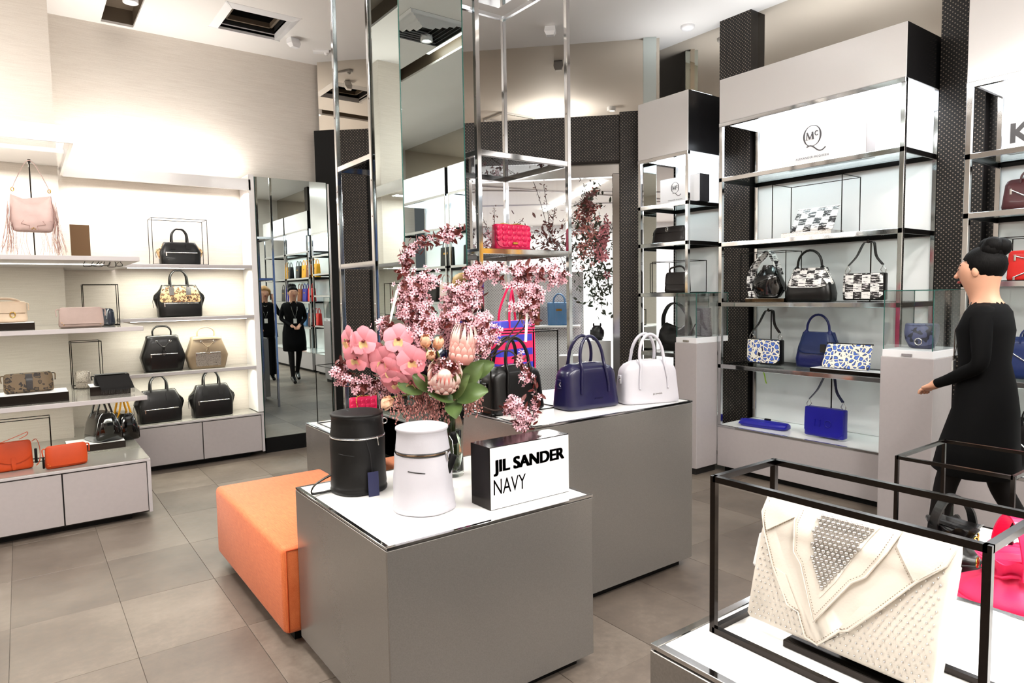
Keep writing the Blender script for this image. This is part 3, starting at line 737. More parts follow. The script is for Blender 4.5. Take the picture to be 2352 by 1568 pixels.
# ================================================================= BAG LIBRARY
class Body:
    """lofted soft box: sections (z, half width, half depth, exponent, x shift, y shift)"""
    def __init__(s, secs, n=36): s.secs = [tuple(q) + (0,) * (6 - len(q)) for q in secs]; s.n = n
    def at(s, z):
        S = s.secs
        if z <= S[0][0]: return S[0]
        for a, b in zip(S, S[1:]):
            if a[0] <= z <= b[0]:
                k = (z - a[0]) / max(1e-9, b[0] - a[0]); return tuple(p + (q - p) * k for p, q in zip(a, b))
        return S[-1]
    def F(s, x, z, off=0):
        _, hw, hd, e, xo, yo = s.at(z); u = min(1, abs((x - xo) / hw)); return yo - hd * (1 - u ** e) ** (1 / e) - off
    def mesh(s, wr=0, seed=0, fr=14, sub=1):
        S = s.secs; rs = []
        zs = []
        for a, b in zip(S, S[1:]):
            for k in range(sub): zs.append(a[0] + (b[0] - a[0]) * k / sub)
        zs.append(S[-1][0])
        for z in zs:
            _, hw, hd, e, xo, yo = s.at(z); r = []
            for k in range(s.n):
                a = 2 * PI * k / s.n; c, q = math.cos(a), math.sin(a)
                p = Vector((xo + hw * math.copysign(abs(c) ** (2 / e), c), yo + hd * math.copysign(abs(q) ** (2 / e), q), z))
                if wr:
                    d = noise.noise(p * fr + Vector((seed, seed * 1.7, 0))) * wr
                    p += Vector((c, q, 0)) * d
                r.append(tuple(p))
            rs.append(r)
        return MB().ring(rs)
    def patch(s, rows, off=.004, nx=14, back=False, under=.003):
        """raised panel following the front: rows (z, x0, x1) from top to bottom"""
        sg = -1 if back else 1; m_ = MB()
        top = [[(x, sg * s.F(x, z, off), z) for x in [a + (b - a) * k / nx for k in range(nx + 1)]] for z, a, b in rows]
        und = [[(x, sg * s.F(x, z, -under), z) for x in [a + (b - a) * k / nx for k in range(nx + 1)]] for z, a, b in rows]
        R = len(rows); N = nx + 1
        m_.add([p for r in top for p in r], [(j * N + i, j * N + i + 1, (j + 1) * N + i + 1, (j + 1) * N + i) for j in range(R - 1) for i in range(nx)], True)
        loop = [(0, i) for i in range(N)] + [(j, nx) for j in range(1, R)] + [(R - 1, i) for i in range(nx - 1, -1, -1)] + [(j, 0) for j in range(R - 2, 0, -1)]
        L = len(loop); m_.add([top[j][i] for j, i in loop] + [und[j][i] for j, i in loop], [(k, (k + 1) % L, L + (k + 1) % L, L + k) for k in range(L)])
        return m_
    def line(s, pts, off=.002): return [(x, s.F(x, z, off), z) for x, z in pts]
def softbox(w, d, h, e=5, r=.02, taper=0, top_d=None, n=36):
    hw, hd = w / 2, d / 2; td = (top_d or d) / 2
    def q(k): return hw * (1 - taper * k), hd + (td - hd) * k
    S = [(0, q(0)[0] - r * .8, max(.004, hd - r * .8), e), (r * .3, q(0)[0] - r * .25, hd - r * .25, e), (r, *q(r / h), e)]
    for k in (.3, .5, .7): S.append((h * k, *q(k), e))
    a, b = q(1); S += [(h - r, *q(1 - r / h), e), (h - r * .3, a - r * .25, max(.003, b - r * .25), e), (h, a - r * .8, max(.002, b - r * .8), e)]
    return Body(S, n)
def strap(mb, pts, w_, t_, up, k=5): return mb.tube(spline(pts, k), 0, flat=(w_, t_), up=up)
def handle_arch(x, z0, h, y, r=.007, tab=.03, n=10, spread=1):
    """an upright arched handle with legs at +-x"""
    p = [(-x, y, z0)] + [(-x * math.cos(a) , y, z0 + h * .45 + h * .55 * math.sin(a)) for a in [PI * i / n for i in range(n + 1)]] + [(x, y, z0)]
    return p
def zipper(b, name, x0, x1, z, parent, m_='silver', slope=0, w_=.004):
    pts = [(x0 + (x1 - x0) * k / 10, z + slope * k / 10) for k in range(11)]
    o = MB().tube(b.line(pts, .003), w_, 6).build(name, m_, parent)
    x, z = x0 + .006, z
    MB().bbox(x - .005, x + .005, b.F(x, z, .010), b.F(x, z, .003), z - .03, z + .004, .001).build('zip_pull', m_, o)
    return o
def rivets(b, pts, parent, m_='gold', r=.004, name='stud'):
    mb = MB()
    for x, z in pts: mb.ball((x, b.F(x, z, .002), z), r, 6, 4)
    o = mb.build(name, m_, parent); o['kind'] = 'stuff'; return o
def stand(x, y, z, h, label, rz=0, base=.08, hook=0):
    t = thing('bag_stand', label, 'stand', (x, y, z), rz)
    MB().bbox(-base, base, -.04, .04, 0, .006, .001).build('base', 'gunmetal', t)
    MB().bbox(-.004, .004, -.004, .004, .006, h, .001).build('rod', 'gunmetal', t)
    MB().bbox(-.008, .008, -.045, .006, h - .010, h + .002, .001).bbox(-.008, .008, -.047, -.041, h - .01, h + .012, .001).build('hook', 'gunmetal', t)
    return t
def riser(x, y, z, w_, d, h, label, rz=0, body='gunmetal', top='white_plastic'):
    t = thing('display_riser', label, 'riser', (x, y, z), rz)
    MB().bbox(-w_ / 2, w_ / 2, -d / 2, d / 2, 0, h - .002, .001).build('block', body, t)
    MB().bbox(-w_ / 2 + .003, w_ / 2 - .003, -d / 2 + .003, d / 2 - .003, h - .004, h, .0005).build('top', top, t)
    return t
def cage(x, y, z, w_, d, h, label, rz=0, b=.005, m_='black_steel'):
    """open cuboid of thin bars, base corner centre"""
    t = thing('display_cage', label, 'display cage', (x, y, z), rz); a, c = w_ / 2, d / 2
    for nm, zz in (('base_frame', b / 2), ('top_frame', h - b / 2)):
        MB().bar((-a, -c, zz), (a, -c, zz), b).bar((-a, c, zz), (a, c, zz), b).bar((-a, -c, zz), (-a, c, zz), b).bar((a, -c, zz), (a, c, zz), b).build(nm, m_, t)
    for sx in (-a, a):
        for sy in (-c, c): MB().bar((sx, sy, 0), (sx, sy, h), b).build('upright', m_, t)
    return t
# ---- bag types. Each is built at its base centre, front towards local -y
def bowler(loc, rz, m_, label, W=.37, Hh=.235, D=.17, hm=None, tag_m=None):
    t = thing('bowling_bag', label, 'handbag', loc, rz, 'bowling bags on the middle table'); hm = hm or m_
    S = []
    for k in range(13):
        u = k / 12; z = Hh * u
        w_ = W / 2 * (1 - .10 * u) if u < .72 else W / 2 * (.928 - .36 * ((u - .72) / .28) ** 2.2)
        d = D / 2 * (1 - .28 * u) if u < .9 else D / 2 * (.748 - .42 * ((u - .9) / .1) ** 1.5)
        if k == 0: w_ -= .014; d -= .014
        S.append((z, w_, d, 5.5 - 1.5 * u))
    S.insert(1, (.006, W / 2 - .004, D / 2 - .004, 5.5))
    b = Body(S); b.mesh(.0035, 3, 9, 2).build('body', m_, t)
    mb = MB()
    top = [(x, 0, 0) for x in ()]
    for sy in (-.024, .024):   # zip over the top, following the arch
        pts = []
        for k in range(17):
            u = -1 + 2 * k / 16; z = Hh * (1.0 - .32 * abs(u) ** 3.0); pts.append((u * W / 2 * .90, sy * (.8), z + .002))
        mb.tube(pts, .0035, 6)
    mb.build('piping', hm, t)
    MB().tube([(u * W / 2 * .90, 0, Hh * (1.0 - .32 * abs(u) ** 3.0) + .003) for u in [-1 + k / 8 for k in range(17)]], .004, 6).build('zip', 'silver', t)
    for sy in (-1, 1):
        y = sy * D / 2
        x = W * .215
        pts = [(-x - .012, b.F(-x, Hh * .42, .004) * -sy, Hh * .36), (-x - .01, b.F(-x, Hh * .6, .005) * -sy, Hh * .6), (-x, b.F(-x, Hh * .88, .004) * -sy, Hh * .88)]
        pts += [(-x * math.cos(a), sy * (D * .30 - .02 * math.sin(a)), Hh * 1.06 + .125 * math.sin(a)) for a in [PI * i / 8 for i in range(9)]]
        pts += [(x, b.F(x, Hh * .88, .004) * -sy, Hh * .88), (x + .01, b.F(x, Hh * .6, .005) * -sy, Hh * .6), (x + .012, b.F(x, Hh * .42, .004) * -sy, Hh * .36)]
        P = spline(pts, 4); MB().tube(P, [(.0085 if 8 < i < len(P) - 9 else .006) for i in range(len(P))], 8).build('handle', hm, t)
    for sx in (-1, 1):
        MB().bbox(sx * (W / 2 - .004) - .004, sx * (W / 2 - .004) + .004, -.016, .016, Hh * .48, Hh * .68, .003).build('side_tab', hm, t)
    MB().tube([(-W / 2 * .97, -.012, Hh * .63), (-W / 2 * .98 - .008, -.01, Hh * .58), (-W / 2 * .97, -.012, Hh * .53)], .004, 6).build('zip_pull', 'silver', t)
    tx = text_mesh('JIL SANDER', .011, 0, .0003); a, c = width(tx); tx.xf(Matrix.Translation((-.5 * (a + c) + .02, b.F(.02, Hh * .24, .001), Hh * .22))); tx.build('lettering', hm if m_ != 'lea_white' else 'chrome_soft', t)
    return t
def bucket(loc, rz, m_, label, rb, rt, Hh, zm, big=False):
    t = thing('bucket_backpack', label, 'backpack', loc, rz, 'bucket backpacks on the front table')
    zz = Hh * .70
    prof = [(rb - .012, 0), (rb - .002, .003), (rb, .012), (rb - .003, .022), (rb - .001, .034), (rb - .003, Hh * .2), (rb + (rt + .008 - rb) * .5, Hh * .42), (rb + (rt + .008 - rb) * .8, Hh * .58), (rt + .008, zz - .006)]
    S = [(z, r, r, 2.05) for r, z in prof]
    b = Body(S, 48); b.mesh(.007, 5 if big else 9, 11, 3).build('body', m_, t)
    lid = [(zz + .006, rt + .007, rt + .007, 2), (zz + .03, rt + .004, rt + .004, 2), (Hh - .018, rt, rt, 2), (Hh - .010, rt + .005, rt + .005, 2), (Hh - .003, rt + .004, rt + .004, 2), (Hh, rt - .004, rt - .004, 2), (Hh + .003, rt - .03, rt - .03, 2), (Hh + .004, .01, .01, 2)]
    bl = Body(lid, 48); L = bl.mesh(.003, 2, 16, 2).build('lid', m_, t)
    R = rt + .0075
    MB().lathe([(R - .008, zz - .008), (R + .0005, zz - .007), (R + .0005, zz + .007), (R - .008, zz + .008)], 48).build('zip_tape', 'ink', t)
    MB().tube([(R * math.cos(a), R * math.sin(a), zz) for a in [2 * PI * k / 48 for k in range(48)]], .0032, 6, closed=True).build('zip', zm, t)
    x, y = R * math.cos(-1.1), R * math.sin(-1.1)
    z_ = MB().ball((x, y - .006, zz), .006, 8, 6).tube([(x, y - .008, zz), (x + .003, y - .012, zz - .03)], .0025, 6).build('zip_pull', 'silver', t)
    mb = MB(); mb.tube([(b.at(Hh * .5)[1] * 1.002 * math.cos(a), b.at(Hh * .5)[1] * 1.002 * math.sin(a), Hh * .52 - .012 * (a + 2.5)) for a in [-2.6 + .6 * k / 8 for k in range(9)]], .0022, 5)
    mb.build('pocket_slit', 'ink' if m_ == 'lea_white' else m_, t)
    return t, b, R, zz
def quilted(loc, rz, label, W=.20, Hh=.125, D=.075, front=True):
    t = thing('quilted_bag', label, 'handbag', loc, rz, 'pink quilted bags')
    b = softbox(W, D, Hh, 4.5, .016, .02, D * .72)
    b.mesh(.001).build('body', 'lea_pink', t)
    if front:
        fl = b.patch([(Hh * q, -W / 2 * k, W / 2 * k) for q, k in ((.985, .88), (.9, .93), (.7, .94), (.45, .94), (.3, .92), (.2, .85), (.14, .7))], .006).build('flap', 'lea_pink', t); zs = (.16, .95)
    else:
        fl = t; zs = (.14, .92)
    off = .008 if front else .0015; r = W / 7 * .56
    ny = 4; nx = 7
    for j in range(ny):
        for i in range(nx):
            x = (i - (nx - 1) / 2) * W / nx * .96 + (0 if j % 2 else 0); z = Hh * (zs[0] + (zs[1] - zs[0]) * (j + .5) / ny)
            if front and z < Hh * .3 and abs(x) > W * .36: continue
            mb = MB()
            rr = r if (i + j) % 2 == 0 else r * .86
            y = b.F(x, z, off - .002)
            for q in range(3): pass
            mb.ball((x, y + .002, z), rr, 12, 6, (1, .38, 1)).build('quilt_pad', 'lea_pink', fl)
    if front:
        MB().bbox(-.018, .018, b.F(0, Hh * .28, .014), b.F(0, Hh * .28, .006), Hh * .24, Hh * .34, .003).build('nameplate', 'gold', t)
    ch = MB(); P = spline([(-W * .33, -D * .2, Hh * .98), (-W * .2, D * .0, Hh * 1.04), (0, -D * .1, Hh * 1.0), (W * .2, 0, Hh * 1.04), (W * .33, -D * .2, Hh * .98)], 6) if front else spline([(-W * .28, b.F(-W * .28, Hh * .5, .006), Hh * .46), (-W * .33, b.F(-W * .3, Hh * .8, .006), Hh * .85), (-W * .25, -D * .1, Hh * 1.03), (0, 0, Hh * 1.02), (W * .33, -D * .1, Hh * 1.03), (W * .36, b.F(W * .36, Hh * .75, .006), Hh * .62)], 8)
    for i, p in enumerate(P):
        ch.ball(p, .0042, 6, 4, (1.5, .8, .8) if i % 2 else (.8, .8, 1.5))
    o = ch.build('chain', 'gold', t); o['kind'] = 'stuff'
    if not front:
        MB().tube(b.line([(-W * .26 + W * .6 * k / 8, Hh * (.44 - .02 * math.sin(PI * k / 8) + .14 * k / 8)) for k in range(9)], .006), 0, flat=(.012, .005), up=(0, 0, 1)).build('strap_pad', 'lea_pink', t)
    return t
def winged(loc, rz, label, body='lea_black', panel=None, side=None, zipz=.42, W=.33, Hh=.215, D=.15, group=None, hh=.12):
    """structured tote with flared side wings, two tubular handles and a front zip"""
    t = thing('structured_tote', label, 'handbag', loc, rz, group)
    b = Body([(0, W * .42, D * .46, 6), (.006, W * .44, D * .5, 6), (Hh * .3, W * .45, D * .48, 6), (Hh * .55, W * .46, D * .42, 6), (Hh * .8, W * .40, D * .34, 6), (Hh * .95, W * .36, D * .26, 6), (Hh, W * .34, D * .2, 6)])
    b.mesh(.0015).build('body', body, t)
    for sx in (-1, 1):   # wings
        pr = [(0, .38), (.1, .41), (.35, .47), (.58, .52), (.68, .50), (.8, .42), (.92, .36)]
        rs = []
        for u, k in pr:
            d = D * (.42 - .22 * u)
            rs.append([(sx * W * (.36 if q in (1, 2) else k), (-d if q in (0, 1) else d) * (1 if q in (1, 2) else .35), Hh * u) for q in range(4)])
        MB().ring(rs, smooth=False).build('wing', side or body, t)
    if panel: b.patch([(Hh * u, -W * k, W * k) for u, k in ((.95, .33), (.8, .37), (.65, .40), (.5, .41), (.46, .38))], .004).build('front_panel', panel, t)
    b.patch([(Hh * u, -W * .40, W * .40) for u in (zipz, .3, .16, .05)], .005).build('pocket', body, t)
    zipper(b, 'zip', -W * .34, W * .36, Hh * (zipz + .02), t)
    for sy in (-1, 1):
        x = W * .17; y = sy * D * .24
        P = spline([(-x, y * 1.3, Hh * .80), (-x * 1.02, y, Hh * 1.0), (-x * .95, y * .6, Hh + hh * .6), (-x * .5, y * .4, Hh + hh * .96), (0, y * .3, Hh + hh), (x * .5, y * .4, Hh + hh * .96), (x * .95, y * .6, Hh + hh * .6), (x * 1.02, y, Hh * 1.0), (x, y * 1.3, Hh * .80)], 4)
        MB().tube(P, .0075, 8).build('handle', body, t)
        if sy < 0:
            for sx in (-1, 1):
                b.patch([(Hh * .98, sx * x - .008, sx * x + .008), (Hh * .9, sx * x - .02, sx * x + .02), (Hh * .68, sx * x - .02, sx * x + .02)], .007, 4).build('handle_tab', body if not panel else 'chrome_soft', t)
    MB().tube(spline([(-W * .5, -D * .1, Hh * .6), (-W * .54, -D * .2, Hh * .5), (-W * .53, -D * .25, Hh * .3)], 4), .002, 5).build('tie', body, t)
    return t
def hexpack(loc, rz, label, m_, pm, W=.27, Hh=.265, D=.13):
    t = thing('leather_backpack', label, 'backpack', loc, rz, 'leather backpacks on the far left shelf')
    b = Body([(0, W * .40, D * .44, 7), (.006, W * .42, D * .48, 7), (Hh * .38, W * .5, D * .5, 7), (Hh * .42, W * .5, D * .5, 7), (Hh * .9, W * .36, D * .4, 7), (Hh * .97, W * .36, D * .36, 5), (Hh, W * .33, D * .3, 5)])
    b.mesh(.002, 2).build('body', m_, t)
    b.patch([(Hh * .46, -W * .30, W * .30), (Hh * .3, -W * .30, W * .30), (Hh * .08, -W * .29, W * .29)], .006).build('pocket', pm, t)
    zipper(b, 'zip', -W * .30, W * .30, Hh * .49, t)
    b.patch([(Hh * .985, -W * .33, W * .33), (Hh * .95, -W * .34, W * .34), (Hh * .91, -W * .34, W * .34)], .006).build('collar', m_, t)
    mb = MB()
    for sx in (-1, 1):
        x = sx * W * .15; mb.tube([(x + .009 * math.cos(a), b.F(x, Hh * .84, .003), Hh * .84 + .009 * math.sin(a)) for a in [2 * PI * k / 10 for k in range(10)]], .0022, 5, closed=True)
    e = mb.build('eyelet', 'silver', t); e['kind'] = 'stuff'
    mb = MB()
    for sx in (-1, 1):
        mb.tube(spline(b.line([(sx * W * .15, Hh * .84), (sx * W * .06, Hh * .72), (sx * .004, Hh * .66), (-sx * W * .05, Hh * .52), (0, Hh * .44)], .006), 5), .0028, 6)
    mb.build('drawstring', m_, t)
    MB().bbox(-.012, .012, b.F(0, Hh * .66, .013), b.F(0, Hh * .66, .003), Hh * .62, Hh * .70, .003).build('toggle', m_, t)
    P = spline([(-W * .2, 0, Hh * .98), (-W * .2, 0, Hh + .045), (-W * .1, 0, Hh + .078), (W * .1, 0, Hh + .078), (W * .2, 0, Hh + .045), (W * .2, 0, Hh * .98)], 5)
    MB().tube(P, .0075, 8).build('handle', m_, t)
    return t
def flapclutch(loc, rz, label, m_, W, Hh, D, flap=.62, cat='clutch', name='flap_clutch', lean=0, studs=None, rise=.012, group=None, pull=True, wr=.003, seed=1):
    t = thing(name, label, cat, loc, rz, group)
    b = softbox(W, D, Hh, 4, min(.02, Hh * .2), .05, D * .5)
    b.mesh(wr, seed, 12, 2).build('body', m_, t)
    if flap: b.patch([(Hh * .97, -W * .42, W * .42), (Hh * .8, -W * .475, W * .475), (Hh * (1 - flap * .8), -W * .48, W * .48), (Hh * (1 - flap), -W * .45, W * .45)], .006).build('flap', m_, t)
    if studs:
        rivets(b, [(sx * W * .40 + dx * .010, Hh * .2 + dz * .010) for sx in (-1, 1) for dx, dz in ((-1, .6), (1, .9), (0, -.8))], t, studs, .0035, 'stud')
    if pull:
        for sx in (-1, 1):
            MB().tube(spline([(sx * W * .47, 0, Hh * .9), (sx * (W * .5 + .01), 0, Hh * .86), (sx * (W * .5 + .008), -.01, Hh * .55)], 4), .004, 6).build('side_tie', m_, t)
    if lean: t.rotation_euler = (lean, 0, rz)
    return t, b
# ================================================================= LEFT WALL GOODS
E1 = .0005
# --- near bay, top shelf
st = stand(.10, 5.45, 1.785, .625, 'dark bag stand holding the fringed blush hobo', 0, .10)
t = thing('fringed_hobo', 'slouchy blush hobo bag with long fringe on both sides', 'handbag', (.10, 5.45, 1.785))
b = Body([(.165, .085, .012, 3), (.175, .105, .038, 3), (.23, .118, .05, 3), (.30, .116, .046, 3), (.36, .106, .03, 3), (.375, .102, .016, 3)])
rs = []
for z, hw, hd, e, *_ in b.secs: pass
mb = b.mesh(.006, 4, 14, 3)
for i, v in enumerate(mb.v):   # sagging mouth: the top dips in the middle, horns at the sides
    x, y, z = v; k = max(0, (z - .25) / .125); mb.v[i] = (x * (1 + .05 * k), y - .05, z + k * (.075 * (abs(x) / .11) ** 1.5 - .035))
mb.build('body', 'lea_blush', t)
mb = MB(); mb.tube(spline([(-.098, -.05, .435), (-.085, -.05, .48), (-.03, -.048, .60), (0, -.045, .628), (.03, -.048, .60), (.085, -.05, .48), (.10, -.05, .43)], 6), 0, flat=(.012, .004), up=(0, 1, 0)).build('strap', 'lea_blush', t)
for sx in (-1, 1): MB().tube([(sx * .098 + .008 * math.cos(a), -.05, .437 + .012 * math.sin(a)) for a in [2 * PI * k / 10 for k in range(10)]], .003, 5, closed=True).build('ring', 'gold', t)
mb = MB()
for x0, x1, z0, z1 in ((-.105, -.05, .245, .245), (-.05, -.065, .245, .225), (-.065, -.02, .225, .215), (-.02, -.025, .215, .19), (.105, .05, .245, .245), (.05, .065, .245, .225), (.065, .02, .225, .215), (.02, .025, .215, .19)):
    mb.tube([(x0, b.F(x0, z0, .002) - .05, z0 - .01), (x1, b.F(x1, z1, .002) - .05, z1 - .01)], .0014, 4)
o = mb.build('stitching', 'fringe_blush', t); o['kind'] = 'stuff'
MB().ball((0, b.F(0, .2, 0) - .05, .19), .004, 6, 4).ball((.008, b.F(0, .2, 0) - .05, .183), .004, 6, 4).ball((-.008, b.F(0, .2, 0) - .05, .183), .004, 6, 4).build('stud', 'gold', t)['kind'] = 'stuff'
for sx in (-1, 1):
    mb = MB()
    for k in range(34):
        x = sx * (.098 + random.uniform(0, .03)); y = -.05 + random.uniform(-.03, .03); z = random.uniform(.30, .38)
        zb = random.uniform(.004, .07); dx = sx * random.uniform(-.01, .06)
        mb.tube(spline([(x, y, z), (x + sx * .012, y - .004, z - .10), (x + dx * .5 + random.uniform(-.012, .012), y - .006, .13), (x + dx, y + random.uniform(-.01, .01), zb)], 3), 0, flat=(.004, .0016), up=(0, 1, 0))
    for k in range(9):
        x = sx * random.uniform(.03, .10); mb.tube(spline([(x, -.06, .18), (x + sx * .01, -.07, .11), (x + sx * random.uniform(-.02, .04), -.065, random.uniform(.005, .04))], 4), 0, flat=(.004, .0016), up=(0, 1, 0))
    mb.build('fringe', 'fringe_blush', t)['kind'] = 'stuff'
t = thing('plaque', 'upright bronze mirror block on the upper near shelf', 'display block', (.36, 5.52, 1.785))
MB().bbox(-.057, .057, -.03, .03, 0, .235, .001).build('block', 'bronze_mirror', t)
MB().box(-.056, .056, .0301, .034, .002, .233).build('back', 'white_plastic', t)
# --- near bay, second shelf
riser(-.06, 5.33, 1.32, .26, .18, .046, 'black riser with white top under the slouchy beige bag')
t, b = flapclutch((-.075, 5.34, 1.366 + E1), .1, 'slouchy beige shoulder bag with a buckled flap on a black riser', 'lea_beige', .22, .135, .10, .55, 'handbag', 'saddle_bag', wr=.014, seed=6)
MB().tube(spline([(-.09, 0, .125), (-.05, -.02, .15), (.04, -.02, .148), (.09, 0, .12)], 5), .008, 8).build('handle', 'lea_beige', t)
MB().tube([(.03 + .014 * math.cos(a), b.F(.03, .05, .010), .05 + .017 * math.sin(a)) for a in [2 * PI * k / 12 for k in range(12)]], .003, 6, closed=True).build('buckle', 'gold', t)
flapclutch((.327, 5.32, 1.32 + E1), .12, 'soft mauve flap clutch with brass corner studs', 'lea_mauve', .262, .135, .07, .82, studs='gold', seed=2)
cage(.466, 5.60, 1.32, .213, .12, .292, 'black wire frame around a tiny dark blue bag')
t, b = flapclutch((.500, 5.52, 1.32 + E1), -.9, 'tiny shiny dark blue bag beside the mauve clutch', 'lea_dkblue', .09, .12, .06, .6, 'handbag', 'mini_bag', pull=False)
# --- near bay, third shelf
riser(.04, 5.30, .85, .37, .24, .062, 'long white-topped riser under the olive leopard clutch')
t, b = flapclutch((.018, 5.31, .912 + E1), .1, 'olive leopard-print clutch with dark centre strap', 'leopard_olive', .268, .128, .075, .9, studs='gold', seed=3)
b.patch([(.122, -.018, .018), (.07, -.018, .018), (.02, -.016, .016)], .010, 4).build('centre_strap', 'lea_brownblack', t)
cage(.38, 5.95, .85, .19, .22, .345, 'tall black wire frame around a dark snakeskin mini bag')
t, b = flapclutch((.345, 5.80, .85 + E1), -.7, 'dark snakeskin mini bag inside a wire frame', 'snake_silver', .10, .135, .06, .6, 'handbag', 'mini_bag')
riser(.47, 5.42, .85, .24, .22, .062, 'smoky riser with white top under the black fringed clutch')
t, b = flapclutch((.478, 5.36, .912 + E1), .05, 'black suede clutch with a fringed flap hanging over its riser', 'suede_black', .205, .075, .09, 0, seed=4)
mb = MB()
mb.grid(lambda u, v: (-.10 + .20 * u + .03 * v, -.052 - .035 * min(1, v * 1.6), .076 - .006 * math.sin(PI * u) - .10 * v), 10, 6)
mb.grid(lambda u, v: (-.10 + .20 * u, .03 - .082 * v, .078 + .004 * math.sin(PI * v)), 10, 4)
mb.build('flap', 'suede_black', t)
mb = MB()
for k in range(46):
    x = -.07 + .20 * k / 45; mb.tube([(x, -.089, -.022), (x + random.uniform(-.004, .004), -.092, -.052 + random.uniform(-.003, .003))], 0, flat=(.003, .001), up=(0, 1, 0))
mb.build('fringe', 'suede_black', t)['kind'] = 'stuff'
# --- near bay, cabinet top
cage(-.05, 5.52, .42, .34, .12, .295, 'black wire frame standing behind the orange satchel')
t, b = flapclutch((-.092, 5.30, .42 + E1), .1, 'orange leather satchel with a strap-and-loop flap', 'lea_orange', .215, .185, .085, .0, 'handbag', 'satchel', pull=False, seed=5)
b.patch([(.18, -.092, .092), (.14, -.098, .098), (.09, -.096, .096), (.065, -.07, .07), (.05, -.03, .03)], .007).build('flap', 'lea_orange', t)
b.patch([(.085, -.012, .012), (.05, -.012, .012), (.02, -.010, .010), (.008, -.005, .005)], .013, 4).build('closure_strap', 'lea_orange', t)
rivets(b, [(.075, .10), (.085, .107), (.08, .094)], t)
MB().tube(spline([(-.06, 0, .185), (-.02, -.01, .20), (.05, -.01, .225), (.085, 0, .235), (.08, .0, .215), (.04, 0, .195)], 5), 0, flat=(.010, .003), up=(0, 1, 0)).build('top_strap', 'lea_orange', t)
MB().tube(spline([(.105, 0, .17), (.13, 0, .18), (.145, .0, .12), (.14, -.01, .04), (.12, -.01, .01)], 5), 0, flat=(.012, .003), up=(0, 1, 0)).build('shoulder_strap', 'lea_orange', t)
MB().bbox(.112, .128, -.03, -.018, .03, .125, .004, 2).build('security_tag', 'black_plinth', t)
t, b = flapclutch((.19, 5.20, .42 + E1), .13, 'orange leather clutch at the cabinet edge, beside the satchel', 'lea_orange', .238, .145, .075, .88, studs='gold', seed=8, wr=.005)
MB().bbox(-.135, -.122, -.03, -.02, .01, .085, .004, 2).build('security_tag', 'black_plinth', t)
riser(.39, 5.72, .42, .36, .26, .05, 'white riser under the glossy black handbags')
winged((.445, 5.74, .47 + E1), PI / 2 + .25, 'glossy black handbag seen end-on, on the white riser', 'lea_gloss_black', None, None, .42, .29, .205, .20)
t = winged((.60, 5.96, .42 + E1), PI / 2 + .2, 'glossy black handbag with mustard handles, seen end-on', 'lea_gloss_black', None, None, .42, .27, .205, .17)
for o in t.children:
    if o.name.startswith('handle') and 'tab' not in o.name: o.data.materials[0] = MATS['lea_yellow']
# --- far bay
cage(1.165, 6.56, 1.80, .44, .20, .40, 'thin wire frame around the black bag with leopard sides')
winged((1.172, 6.56, 1.80 + E1), 0, 'black handbag with leopard side wings inside a wire frame', 'lea_black', None, 'leopard', .5, .365, .20, .15, 'winged totes on the far left shelves', .115)
winged((1.148, 6.56, 1.34 + E1), 0, 'black winged tote with a leopard-print front', 'lea_black', 'leopard', None, .40, .40, .285, .16, 'winged totes on the far left shelves', .125)
hexpack((.995, 6.575, .865 + E1), 0, 'black drawstring leather backpack on the far left shelf', 'lea_black', 'lea_black', .355, .315, .15)
hexpack((1.355, 6.575, .865 + E1), 0, 'taupe drawstring backpack with a silver snakeskin pocket', 'lea_taupe', 'snake_silver', .355, .29, .15)
winged((.945, 6.57, .42 + E1), .06, 'black winged tote with slanted zip, nearer of the two on the far cabinet', 'lea_black', None, None, .40, .385, .28, .16, 'winged totes on the far left shelves', .12)
winged((1.38, 6.57, .42 + E1), .02, 'black winged tote with slanted zip, beside the mirror', 'lea_black', None, None, .48, .385, .29, .16, 'winged totes on the far left shelves', .12)
